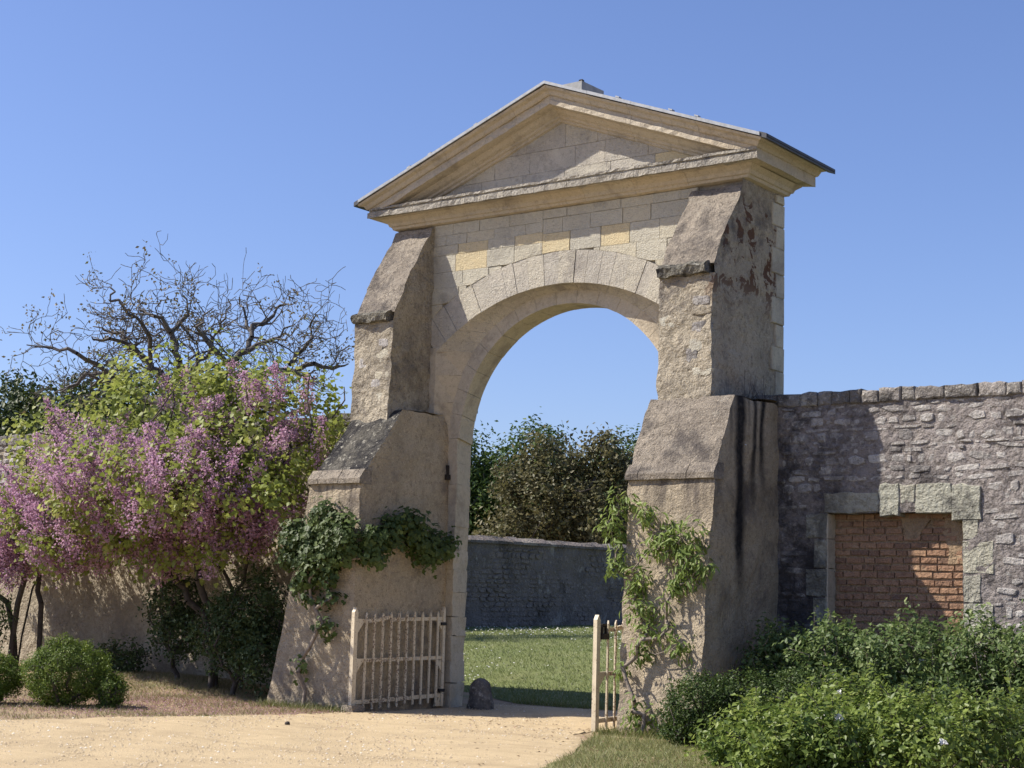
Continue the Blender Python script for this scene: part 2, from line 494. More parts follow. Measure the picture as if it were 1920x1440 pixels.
def ragged(pts, step=.15, amp=.08, seed=0.0, closed=True):
    out = []
    n = len(pts)
    for i in range(n if closed else n - 1):
        a, b = Vector(pts[i]), Vector(pts[(i + 1) % n])
        L = (b - a).length
        k = max(1, int(L / step))
        nrm = Vector((-(b - a).y, (b - a).x)).normalized() if L > 0 else Vector((0, 0))
        for j in range(k):
            q = a.lerp(b, j / k)
            w = noise.noise(Vector((q.x * 1.3, q.y * 1.3, seed))) + .6 * noise.noise(Vector((q.x * 5, q.y * 5, seed + 3)))
            q = q + nrm * w * amp * (1 if 0 < j else .3)
            out.append((q.x, q.y))
    return out


# broad ground to the horizon
def ground_grid():
    gx = [-900, -400, -200, -120, -80] + [-60 + i * 1.0 for i in range(0, 86)] + [32, 45, 80, 160, 400, 900]
    gy = [-900, -300, -100, -60, -40] + [-30 + i * 1.0 for i in range(0, 86)] + [62, 80, 120, 200, 400, 900]
    V = [(x, y, gz(x, y) - .006) for y in gy for x in gx]
    nx = len(gx)
    F = [(j * nx + i, j * nx + i + 1, (j + 1) * nx + i + 1, (j + 1) * nx + i) for j in range(len(gy) - 1) for i in range(nx - 1)]
    o = mk('ground', V, F, M['dry'], None, True)
    o['kind'] = 'structure'


ground_grid()
DRIVE = [(-1.95, 1.6), (-1.95, -1.95), (-1.8, -2.75), (-2.4, -4.6), (-3.2, -6.7), (-5.5, -11), (-9, -18), (-12, -26), (14, -26), (9.5, -16),
         (6.2, -9.5), (4.5, -6.6), (3.55, -4.6), (2.75, -3.2), (2.1, -2.5), (1.95, -1.9), (1.95, 1.5), (0.2, 1.9)]
sheet('gravel_drive', ragged(DRIVE, .2, .10, 1.0), .26, .001, M['gravel'], 'structure', .022)
LAWN = [(-13.0, 3.0), (-3.2, 2.6), (-1.8, 1.75), (0.4, 2.0), (3, 1.9), (25, 2.4), (25, 60), (-13.0, 60)]
sheet('lawn', ragged(LAWN, .4, .09, 5.0), 1.0, .003, M['lawn'])
STRIP = [(2.35, -2.45), (2.72, -3.1), (3.5, -4.5), (4.45, -6.5), (6.15, -9.4), (9.7, -15.8), (13, -14), (9, -6), (6.5, -4.6), (4.9, -3.6), (3.6, -2.4)]
sheet('grass_verge', ragged(STRIP, .2, .08, 9.0), .5, .005, M['verge'])


def in_poly(x, y, poly):
    c = False
    n = len(poly)
    for i in range(n):
        x1, y1 = poly[i]
        x2, y2 = poly[(i + 1) % n]
        if (y1 > y) != (y2 > y) and x < (x2 - x1) * (y - y1) / (y2 - y1) + x1:
            c = not c
    return c


# ------------------------------------------------------------------ masonry helpers
def FACADE(u, v, w): return (u, -w, v)                 # u=x, v=z, w out of the front


def slab(name, poly, w0, w1, fr, mat, parent, bev=.012, jit=.004, dome=0.0, label=None):
    """a stone: outline poly (u,v), from depth w0 (back) to w1 (front) with a worn bevelled edge"""
    P = [(u + rng.uniform(-jit, jit), v + rng.uniform(-jit, jit)) for u, v in poly]
    n = len(P)
    cx = sum(p[0] for p in P) / n
    cy = sum(p[1] for p in P) / n
    V, F = [], []

    def ring(ins, w, wj=0.0):
        for (u, v) in P:
            d = math.hypot(cx - u, cy - v) or 1
            k = min(.8, ins / d)
            V.append(fr(u + (cx - u) * k, v + (cy - v) * k, w + rng.uniform(-wj, wj)))
    ring(0, w0)
    ring(0, w1 - bev)
    ring(bev, w1, .003)
    rings = 3
    if dome:
        size = min(max(p[0] for p in P) - min(p[0] for p in P), max(p[1] for p in P) - min(p[1] for p in P))
        ring(size * .28, w1 + dome, dome * .35)
        rings = 4
    for r in range(rings - 1):
        for i in range(n):
            j = (i + 1) % n
            F.append((r * n + i, r * n + j, (r + 1) * n + j, (r + 1) * n + i))
    F.append(tuple((rings - 1) * n + i for i in range(n)))
    return mk(name, V, F, mat, parent, False, None, label)


def wear_poly(poly, seg=.07, amp=.009, r=rng):
    out = []
    n = len(poly)
    for i in range(n):
        (a, b), (c, d) = poly[i], poly[(i + 1) % n]
        k = max(1, int(math.hypot(c - a, d - b) / seg))
        for j in range(k): out.append((a + (c - a) * j / k + r.uniform(-amp, amp), b + (d - b) * j / k + r.uniform(-amp, amp)))
    return out


def rect(u0, u1, v0, v1, g=.004):
    return [(u0 + g, v0 + g), (u1 - g, v0 + g), (u1 - g, v1 - g), (u0 + g, v1 - g)]


def hexa(name, c, mat, parent, jit=.003):
    """8 corners: bottom ring 0-3, top ring 4-7"""
    V = [tuple(a + rng.uniform(-jit, jit) for a in p) for p in c]
    return mk(name, V, [(0, 3, 2, 1), (4, 5, 6, 7), (0, 1, 5, 4), (1, 2, 6, 5), (2, 3, 7, 6), (3, 0, 4, 7)], mat, parent)


def box(name, x0, x1, y0, y1, z0, z1, mat, parent, jit=0.0, label=None):
    o = hexa(name, [(x0, y0, z0), (x1, y0, z0), (x1, y1, z0), (x0, y1, z0), (x0, y0, z1), (x1, y0, z1), (x1, y1, z1), (x0, y1, z1)], mat, parent, jit)
    if label: o['label'] = label
    return o


def rough_quads(name, quads, mat, parent, step=.12, amp=.02, freq=2.4, off=0.0, label=None, kind=None):
    """surface of bilinear quads, each cut small and worn by 3D noise, so that its outline is uneven"""
    V, F = [], []
    key = {}

    def vid(p):
        q = Vector(p)
        k = (round(q.x, 4), round(q.y, 4), round(q.z, 4))
        if k not in key:
            key[k] = len(V)
            V.append(tuple(q + nv(q, freq, amp, off)))
        return key[k]
    for q in quads:
        a, b, c, d = [Vector(p) for p in q]
        nu = max(1, int(round(max((b - a).length, (c - d).length) / step)))
        nw = max(1, int(round(max((d - a).length, (c - b).length) / step)))
        idx = [[vid((a.lerp(b, i / nu)).lerp(d.lerp(c, i / nu), j / nw)) for i in range(nu + 1)] for j in range(nw + 1)]
        for j in range(nw):
            for i in range(nu):
                f = (idx[j][i], idx[j][i + 1], idx[j + 1][i + 1], idx[j + 1][i])
                if len(set(f)) == 4: F.append(f)
                elif len(set(f)) == 3:
                    F.append(tuple(dict.fromkeys(f)))
    return mk(name, V, F, mat, parent, False, kind, label)


def prism_quads(prof, xl, xr):
    """closed side profile [(y,z)...] extruded between xl(z) and xr(z); caps cut in strips"""
    Q = []
    n = len(prof)
    for i in range(n):
        (y0, z0), (y1, z1) = prof[i], prof[(i + 1) % n]
        Q.append(((xl(z0), y0, z0), (xr(z0), y0, z0), (xr(z1), y1, z1), (xl(z1), y1, z1)))
    return Q


def side_quads(front, back_y, xf, flip=False):
    """side face: front is [(y,z)...] from bottom to top, back edge at back_y"""
    Q = []
    for (y0, z0), (y1, z1) in zip(front[:-1], front[1:]):
        q = ((xf(z0), y0, z0), (xf(z0), back_y, z0), (xf(z1), back_y, z1), (xf(z1), y1, z1))
        Q.append(q[::-1] if flip else q)
    return Q


# ------------------------------------------------------------------ the gateway
GW = thing('stone_gateway', 'tall pedimented stone gateway with a round arch and stepped buttresses', 'gateway', (0, 0, 0))
PWL, PWR, T, ZB = 3.03, 2.98, 1.07, 7.14
AC, AR = 2.70, 3.33                                     # front segmental arch: centre height, radius
EXT = AR + .47


def intr(x): return AC + math.sqrt(max(0, AR * AR - x * x))


def extr(x): return AC + math.sqrt(max(0, EXT * EXT - x * x))


RC = 3.92                                                # inner ring centre height
CXR = -.03
core = thing  # (name kept short below)
wall_core = rough_quads('wall_core', [
    ((-PWL + .02, .03, -.1), (-2.24, .03, -.1), (-2.24, .03, 5.2), (-PWL + .02, .03, 5.2)),
    ((-PWL + .02, .03, 5.2), (-2.24, .03, 5.2), (-2.24, .03, ZB + .2), (-PWL + .02, .03, ZB + .2)),
    ((2.24, .03, -.1), (PWR - .02, .03, -.1), (PWR - .02, .03, ZB + .2), (2.24, .03, ZB + .2)),
    ((PWR, T, -.1), (-PWL, T, -.1), (-PWL, T, -.05), (PWR, T, -.05)),
    ((PWR, T, -.1), (2.46, T, -.1), (2.46, T, 4.4), (PWR, T, 4.4)), ((PWR, T, 4.4), (2.2, T, 4.4), (2.2, T, ZB + .2), (PWR, T, ZB + .2)),
    ((-2.46, T, -.1), (-PWL, T, -.1), (-PWL, T, 4.4), (-2.46, T, 4.4)), ((-2.2, T, 4.4), (-PWL, T, 4.4), (-PWL, T, ZB + .2), (-2.2, T, ZB + .2)),
    ((-PWL, T, -.1), (-PWL, .03, -.1), (-PWL, .03, ZB + .2), (-PWL, T, ZB + .2)),
    ((2.2, T, 6.2), (-2.2, T, 6.2), (-2.2, T, ZB + .2), (2.2, T, ZB + .2)),
], M['mortar'], GW, .3, .006)
V, F = [], []
N = 40
for i in range(N + 1):
    x = -2.24 + 4.48 * i / N
    zf = extr(x) - .06
    zr = RC + math.sqrt(max(0.04, 2.30 ** 2 - x * x))
    V += [(x, .03, ZB + .3), (x, .03, zf), (x, .30, zf), (x, .30, zr), (x, T, zr), (x, T, ZB + .3)]
for i in range(N):
    for k in range(5):
        a = i * 6 + k
        F.append((a, a + 1, a + 7, a + 6))
mk('arch_core', V, F, M['mortar'], GW)

# facade ashlar, course by course, cut round the arch stones
FW = rough_quads('facade_backing', [((-2.3, .022, 5.0), (-2.24, .022, 5.0), (-2.24, .022, ZB), (-2.3, .022, ZB))], M['mortar'], GW, .5, .002)
courses = [7.135, 6.965, 6.81, 6.66, 6.40, 6.16, 5.92, 5.66, 5.40, 5.16]
courses_r = [7.135, 7.0, 6.78, 6.49, 6.20, 5.93, 5.66, 5.40, 5.16]
YEL = [(-1.62, 6.73), (-1.75, 6.53), (-1.35, 6.55), (0.0, 6.62), (1.15, 6.63), (-.5, 6.72)]


def facade_blocks(cs, xa, xb, seed):
    r = random.Random(seed)
    for k in range(len(cs) - 1):
        z1, z0 = cs[k], cs[k + 1]
        x = xa - (r.uniform(0, .3) if k % 2 else 0)
        while x < xb - .05:
            w = r.uniform(.42, .62) if z1 - z0 > .2 else r.uniform(.36, .58)
            x1 = min(x + w, xb)
            if xb - x1 < .2: x1 = xb
            a = max(x, xa)
            gp = r.choice([.001, .0015, .002, .004])
            xs = [a + gp + (x1 - a - 2 * gp) * i / 6 for i in range(7)]
            bot = [(u, max(z0 + .0015, extr(u) + .003)) for u in xs]
            bot = [p for p in bot if p[1] < z1 - .02]
            if len(bot) >= 2:
                if all(abs(p[1] - z0 - .0015) < 1e-6 for p in bot): bot = [bot[0], bot[-1]]
                poly = bot + [(bot[-1][0], z1 - .0015), (bot[0][0], z1 - .0015)]
                mt = M['ashlar']
                cx, cz = (a + x1) / 2, (z0 + z1) / 2
                if any(abs(cx - q[0]) < .24 and abs(cz - q[1]) < .13 for q in YEL): mt = M['ashlar_yellow']
                slab('ashlar_stone', poly, -.03, r.uniform(-.004, .008), FACADE, mt, GW, .005, .0015)
            x = x1


facade_blocks(courses, -2.36, -.30, 3)
facade_blocks(courses_r, -.30, 2.25, 4)

# front arch stones: face on the wall front, underside warped back to the inner ring
R1, R1B = 2.05, 1.87                                    # rebate ring radius, inner ring radius (at the rebate)
YS, YB = .25, .74
th0 = math.acos(min(1, 2.2 / AR))
NV = 21
seg = 4


def fpt(t):    # point on front intrados, t 0..1 left to right
    a = math.pi - th0 - (math.pi - 2 * th0) * t
    return AR * math.cos(a), AC + AR * math.sin(a)


def rpt(t, rad, cx=CXR, cz=RC, a0=.0):
    a = math.pi - a0 - (math.pi - 2 * a0) * t
    return cx + rad * math.cos(a), cz + rad * math.sin(a)


bounds = [0]
rr = random.Random(5)
for i in range(NV): bounds.append(bounds[-1] + rr.uniform(.8, 1.2))
bounds = [b / bounds[-1] for b in bounds]
a_in = math.asin((5.28 - RC) / R1 * .93)
for i in range(NV):
    jo = rr.choice([.0006, .0006, .0009, .0014])
    t0, t1 = bounds[i] + jo, bounds[i + 1] - .0003
    dp = rr.uniform(-.003, .008)
    V, F = [], []
    for s in range(seg + 1):
        t = t0 + (t1 - t0) * s / seg
        a = math.pi - th0 - (math.pi - 2 * th0) * t
        ix, iz = fpt(t)
        ex, ez = EXT * math.cos(a), AC + EXT * math.sin(a)
        bx, bz = rpt(t, R1, a0=a_in)
        mx, mz = (ix + bx) / 2 + .01 * math.cos(a), (iz + bz) / 2 + .02
        V += [(ix, -dp, iz), (ex, -dp, ez), (ex, YS + .03, ez), (bx, YS + .03, bz), (mx, (YS + .03) / 2, mz)]
    for s in range(seg):
        for k in range(5):
            a, b = s * 5 + k, s * 5 + (k + 1) % 5
            F.append((a, a + 5, b + 5, b))
    F.append((0, 1, 2, 3, 4))
    F.append(tuple(seg * 5 + k for k in (4, 3, 2, 1, 0)))
    mk('voussoir', V, F, M['voussoir'], GW)

# inner ring: its front face is the rebate, its underside flares slightly to the back
NR = 17
for i in range(NR):
    t0, t1 = i / NR + .0004, (i + 1) / NR - .0004
    V, F = [], []
    jr = rr.uniform(-.003, .003)
    for s in range(4):
        t = t0 + (t1 - t0) * s / 3
        a = math.pi * (1 - t)
        c, sn = math.cos(a), math.sin(a)
        V += [(CXR + (R1B + jr) * c, YS, RC + (R1B + jr) * sn), (CXR + 2.32 * c, YS + .002, RC + 2.32 * sn),
              (CXR + 2.32 * c, T, RC + 2.32 * sn), (CXR + (R1B + .13 + jr) * c, YB, RC - .05 + (R1B + .06 + jr) * sn)]
    for s in range(3):
        for k in range(4):
            a, b = s * 4 + k, s * 4 + (k + 1) % 4
            F.append((a, a + 4, b + 4, b))
    F.append((0, 1, 2, 3))
    F.append((15, 14, 13, 12))
    mk('arch_ring_stone', V, F, M['cream'], GW)

# jambs: front reveal stones and the inner rebated stones
jz = [-.05, .34, .66, 1.02, 1.30, 1.66, 1.98, 2.28, 2.62, 2.95, 3.24, 3.56, 3.92]
for sgn in (-1, 1):
    for k in range(len(jz) - 1):
        z0, z1 = jz[k] + .001, jz[k + 1] - .001
        w = rr.uniform(-.006, .006)
        wear = .022 if z1 < 2.6 else .008
        xi = sgn * (1.90 + w) + CXR
        xo = sgn * 2.4
        xbk = sgn * (2.03 + w + rr.uniform(-.01, .01)) + CXR
        q = []
        for (x0_, y0_), (x1_, y1_) in (((xi, YS), (xbk, YB)), ((xbk, YB), (xo, YB + .3)), ((xo, YS), (xi, YS))):
            q.append(((x0_, y0_, z0), (x1_, y1_, z0), (x1_, y1_, z1), (x0_, y0_, z1)))
        q.append(((xi, YS, z1), (xbk, YB, z1), (xo, YB, z1), (xo, YS, z1)))
        q.append(((xi, YS, z0), (xo, YS, z0), (xo, YB, z0), (xbk, YB, z0)))
        rough_quads('jamb_stone', q, M['cream'], GW, .11, wear, 5.0, off=k * 3.7 + sgn)
    fz = [-.05, .42, .95, 1.5, 1.92, 2.5, 2.95, 3.27, 3.66, 4.06, 4.46, 4.86, 5.26]
    for k in range(len(fz) - 1):
        z0, z1 = fz[k] + .001, fz[k + 1] - .001
        xf = sgn * 2.2
        yb = YS + .02
        xa = sgn * (R1 + .02) + CXR
        xb = xa
        if z1 > RC:
            xa = sgn * (math.sqrt(R1 ** 2 - max(0, z0 - RC) ** 2) + .02) + CXR
            xb = sgn * (math.sqrt(R1 ** 2 - max(0, z1 - RC) ** 2) + .02) + CXR
        hexa('reveal_stone', [(xf, -.004, z0), (sgn * 2.5, -.004, z0), (sgn * 2.5, yb, z0), (xa, yb, z0),
                              (xf, -.004, z1), (sgn * 2.5, -.004, z1), (sgn * 2.5, yb, z1), (xb, yb, z1)], M['cream'], GW, .005)
# bared rubble in the left reveal and the old iron hinge
for (yy, zz, a, b) in ((.05, 3.66, .06, .07), (.17, 3.72, .06, .05), (.06, 3.45, .06, .05), (.16, 3.44, .055, .06), (.10, 3.57, .04, .03)):
    poly = [(yy + a * math.cos(t) * rng.uniform(.8, 1.1), zz + b * math.sin(t) * rng.uniform(.8, 1.1)) for t in [i * math.pi / 4 for i in range(8)]]
    slab('rubble_stone', poly, -.02, .012, lambda u, v, w: (-2.19 + w + u * .3, u, v), M['brick'], GW, .008, .003)
box('iron_hinge', -2.15, -2.06, .19, .23, 3.33, 3.52, M['iron'], GW)
box('iron_hinge', -2.14, -2.03, .15, .225, 3.30, 3.38, M['iron'], GW)

# --- mouldings
PROF_H = [(.0, 7.14), (.06, 7.155), (.075, 7.19), (.10, 7.20), (.12, 7.245), (.185, 7.295), (.19, 7.305), (.29, 7.31), (.345, 7.312), (.345, 7.395), (.305, 7.40), (.305, 7.428), (.33, 7.434), (.33, 7.47)]
PROF_R = [(.0, 7.14), (.06, 7.155), (.075, 7.19), (.10, 7.20), (.12, 7.245), (.185, 7.295), (.19, 7.305), (.29, 7.31), (.325, 7.312), (.325, 7.455), (.345, 7.46), (.36, 7.475), (.385, 7.53), (.44, 7.545), (.455, 7.566)]
APEX, SL = 8.862, .375


def roofl(x): return APEX - SL * abs(x)


def sweep(name, prof, f, s0, s1, mat, back, n=5, chip=.0, wear=.003, m0=False, m1=False):
    """stone of moulding: f(s, o, z, mitre) -> xyz ; prof [(o,z)...] + back line"""
    P = list(prof)
    full = [(back, P[0][1])] + P + [(back, P[-1][1])]
    k = len(full)
    V, F = [], []
    for i in range(n + 1):
        s = s0 + (s1 - s0) * i / n
        mit = -1 if (m0 and i == 0) else (1 if (m1 and i == n) else 0)
        for (o, z) in full:
            c = 0
            if chip and .28 < o < .36 and 0 < i < n and rng.random() < .25: c = rng.uniform(.3, 1) * chip
            p = Vector(f(s, o - c, z, mit))
            V.append(tuple(p + nv(p, 6, wear * 1.7)))
    for i in range(n):
        for j in range(k):
            a, b = i * k + j, i * k + (j + 1) % k
            F.append((a, b, b + k, a + k))
    F.append(tuple(range(k - 1, -1, -1)))
    F.append(tuple(n * k + j for j in range(k)))
    return mk(name, V, F, mat, GW)


def splits(a, b, lo, hi, r):
    out = [a]
    while b - out[-1] > hi * 1.2:
        out.append(out[-1] + r.uniform(lo, hi))
    out.append(b)
    return out


r5 = random.Random(21)


def f_front(s, o, z, mit):
    x = s
    if mit == -1: x = -PWL - o
    if mit == 1: x = PWR + o
    return (x, -o, z)


cut = [i for i, p in enumerate(PROF_H) if p[0] == .345][0]
bd = splits(-PWL, PWR, .55, .9, r5)
for i in range(len(bd) - 1):
    sweep('bed_moulding_stone', PROF_H[:cut], f_front, bd[i] + .002, bd[i + 1] - .002, M['cream'], -.04, 5, 0, .004, i == 0, i == len(bd) - 2)
bd = splits(-PWL, PWR, .35, .75, r5)
for i in range(len(bd) - 1):
    sweep('cornice_stone', [(-.02, 7.312)] + PROF_H[cut:], f_front, bd[i] + .003, bd[i + 1] - .003, M['ledge'], -.04, 6, .018, .005, i == 0, i == len(bd) - 2)
for side in (1, -1):
    pw = PWR if side > 0 else PWL

    def f_side(s, o, z, mit, side=side, pw=pw):
        y = s
        if mit == -1: y = -o
        if mit == 1: y = T + o
        return (side * (pw + o + (.002 if side > 0 else .0)), y, z)
    bd = splits(-.0, T, .4, .6, r5)
    for i in range(len(bd) - 1):
        a, b = bd[i] + .002, bd[i + 1] - .002
        sweep('bed_moulding_stone', PROF_R[:8], f_side, a, b, M['cream'], -.04, 4, 0, .003, i == 0, i == len(bd) - 2)
        sweep('cornice_stone', [(-.02, 7.314)] + PROF_R[8:], f_side, a, b, M['cream'], -.04, 4, .012, .003, i == 0, i == len(bd) - 2)
# raking mouldings
RAKE_UP = [(.27, .30), (.30, .292), (.345, .288), (.345, .222), (.322, .218), (.325, .15), (.345, .153), (.36, .14), (.385, .09), (.44, .065), (.455, .034)]
RAKE_LOW = [(.0, .475), (.035, .465), (.04, .43), (.075, .415), (.085, .385), (.14, .36), (.185, .315), (.19, .302), (.28, .298)]
for side in (1, -1):
    pw = PWR if side > 0 else PWL
    xe = pw + .0

    def f_rake(s, o, v, mit, side=side, pw=pw):
        x = pw + o + .001 if mit == 1 else s
        z = max(roofl(x) - v, 7.42)
        if z == 7.42: o = min(o, .30)
        return (side * x, -o, z)
    bd = splits(0, xe, .5, .75, r5)
    for i in range(len(bd) - 1):
        sweep('raking_cornice_stone', RAKE_UP, f_rake, bd[i] + (.002 if i else .001), bd[i + 1] - .002, M['cream'], -.05, 6, .02, .0035, False, i == len(bd) - 2)
    bd = splits(0, 2.9, .55, .8, r5)
    for i in range(len(bd) - 1):
        sweep('raking_bed_stone', RAKE_LOW, f_rake, bd[i] + (.002 if i else .001), bd[i + 1] - .002, M['cream'], -.05, 5, 0, .004)
# tympanum
def clip_gable(poly, top):
    for sg in (1, -1):
        f = lambda p: top - SL * sg * p[0] - p[1]
        out = []
        for i in range(len(poly)):
            a, b = poly[i], poly[(i + 1) % len(poly)]
            fa, fb = f(a), f(b)
            if fa >= 0: out.append(a)
            if fa * fb < 0:
                t = fa / (fa - fb)
                out.append((a[0] + (b[0] - a[0]) * t, a[1] + (b[1] - a[1]) * t))
        poly = out
        if len(poly) < 3: return []
    return poly


tz = [7.44, 7.70, 8.02, 8.42]
for k in range(3):
    z0, z1 = tz[k], tz[k + 1]
    x = -2.6
    while x < 2.6:
        x1 = x + r5.uniform(.5, .8)
        poly = clip_gable(rect(x, x1, z0, z1, .0015), APEX - .43)
        if len(poly) >= 3 and max(q[0] for q in poly) - min(q[0] for q in poly) > .08:
            slab('tympanum_stone', poly, -.04, r5.uniform(-.003, .003), FACADE, M['ashlar_yellow'] if (x > .9 and k == 0 and r5.random() < .6) else M['voussoir'], GW, .005, .001)
        x = x1
mk('tympanum_backing', [(-3.2, .02, 7.3), (3.2, .02, 7.3), (0, .02, 8.75), (-3.2, T, 7.3), (3.2, T, 7.3), (0, T, 8.75)], [(0, 1, 2), (5, 4, 3), (0, 3, 4, 1), (1, 4, 5, 2), (2, 5, 3, 0)], M['mortar'], GW)

# roof
for side in (1, -1):
    xe = 3.47 if side > 0 else 3.5
    ze = APEX - SL * xe

    def sl(y0, y1, xa, xb, t0, t1, name, mat):
        V = []
        for y in (y0, y1):
            for x in (xa, xb):
                for t in (t0, t1):
                    V.append((side * x, y, APEX - SL * x + t))
        return mk(name, V, [(0, 1, 3, 2), (4, 6, 7, 5), (0, 4, 5, 1), (2, 3, 7, 6), (1, 5, 7, 3), (0, 2, 6, 4)], mat, GW)
    sl(-.462, 1.545, 0, xe - .05, -.03, -.005, 'roof_boarding', M['slate'])
    nrow = 12
    for k in range(nrow):
        xa, xb = (xe + .03) * k / nrow, (xe + .03) * (k + 1) / nrow + .03
        sl(-.44, 1.55, xa, xb, -.002 - .001 * (k % 2), .014 + .006 * (k % 2), 'slate_course', M['slate'])
    bd = splits(0, xe - .04, .7, 1.1, r5)
    for i in range(len(bd) - 1):
        sl(-.485, -.43, bd[i], bd[i + 1] - .004, -.022, .020 + .003 * (i % 2), 'zinc_edging', M['zinc'])
    sl(-.47, 1.57, xe - .06, xe + .05, -.035, .032, 'slate_eave', M['slate'])
    for xx in (1.2, 2.05, 2.45):
        sl(-.47, -.40, xx, xx + .06, .03, .05, 'roof_clip', M['zinc'])
cap = box('ridge_block', -.40, .14, .27, .84, 8.5, 9.07, M['block'], GW, .006)
box('ridge_knob', .06, .12, .30, .36, 9.07, 9.105, M['iron'], GW, .004)

# --- buttresses
for side in (-1, 1):
    nm = 'upper_buttress'
    if side < 0: x0, x1, zc, yf, ztop, ytop = -3.03, -2.3, 5.68, -.90, 7.10, -.06
    else: x0, x1, zc, yf, ztop, ytop = 2.2, 2.985, 5.86, -.88, 7.06, -.08
    prof = [(yf - .03, 4.0), (yf, 4.6), (yf + .01, zc - .13)]
    L = lambda z: x0
    Rr = lambda z: x1
    Q = []
    for (a, b) in zip(prof[:-1], prof[1:]):
        Q.append(((x0, a[0], a[1]), (x1, a[0], a[1]), (x1, b[0], b[1]), (x0, b[0], b[1])))
    fr_ = prof + [(yf + .02, zc)]
    steps = []
    for i in range(6):
        t = i / 5
        steps.append((yf + .02 + (ytop - yf - .02) * t, zc + (ztop - zc) * (t ** .92)))
    sf = prof + steps
    back = .035 if side < 0 else T - .004
    Q += side_quads(sf, back, lambda z: x1)
    if side > 0: Q.append(((x1, ytop, ztop), (x1, back, ztop), (x1, back, 7.16), (x1, ytop, 7.16)))
    Q += side_quads(sf, .035, lambda z: x0, True)
    ub = rough_quads(nm, Q, M['render_up'], GW, .07, .030, 3.4, off=side * 2)
    Q = []
    for (a, b) in zip(steps[:-1], steps[1:]):
        Q.append(((x0, a[0], a[1]), (x1, a[0], a[1]), (x1, b[0], b[1]), (x0, b[0], b[1])))
    Q.append(((x0, ytop, ztop), (x1, ytop, ztop), (x1, .04, ztop + .03), (x0, .04, ztop + .03)))
    rough_quads('weathering_slope', Q, M['slope'], GW, .07, .032, 3.4, off=side * 2)
    # weathered drip stone under the slope
    Q = []
    dp = [(yf + .04, zc - .14), (yf - .06, zc - .12), (yf - .075, zc - .02), (yf + .01, zc + .035)]
    for a, b in zip(dp[:-1], dp[1:]):
        Q.append(((x0 - .02, a[0], a[1]), (x1 - .06, a[0], a[1]), (x1 - .06, b[0], b[1]), (x0 - .02, b[0], b[1])))
    Q += side_quads(dp, yf + .2, lambda z: x1 - .06) + side_quads(dp, yf + .2, lambda z: x0 - .02, True)
    rough_quads('drip_stone', Q, M['drip'], GW, .045, .035, 6.0, off=side)
    # stones showing through the render on the front
    rs = random.Random(31 + side)
    for k in range(11):
        cx = rs.choice([x0 + .14, x1 - .12, x1 - .16, (x0 + x1) / 2 + rs.uniform(-.2, .2)])
        cz = 4.25 + (zc - 4.5) * k / 12
        a, b = rs.uniform(.09, .17), rs.uniform(.06, .11)
        cx = max(x0 + a, min(x1 - a, cx))
        pl = [(cx + a * (abs(math.cos(t)) ** .6 * (1 if math.cos(t) > 0 else -1)) * rs.uniform(.85, 1.05),
               cz + b * (abs(math.sin(t)) ** .6 * (1 if math.sin(t) > 0 else -1)) * rs.uniform(.85, 1.05)) for t in [i * math.pi / 4.5 + .2 for i in range(9)]]
        slab('rubble_stone', wear_poly(pl, .05, .010, rs), -.05, .004, lambda u, v, w: (u, yf - w + .004, v), M['render_up'] if k % 3 == 0 else (M['rubble'] if k % 3 == 1 else M['ashlar']), GW, .012, .003, .003)
# quoins up the back corner of the right pier
zq = 4.3
rs = random.Random(77)
k = 0
while zq < 7.05:
    h = rs.uniform(.30, .42)
    w = .36 if k % 2 else .24
    slab('quoin_stone', rect(T - w, T - .002, zq, min(zq + h, 7.12)), -.03, .012 + rs.uniform(-.004, .006), lambda u, v, w_: (PWR + .012 + w_, u, v), M['ashlar'], GW, .012, .006)
    zq += h
    k += 1
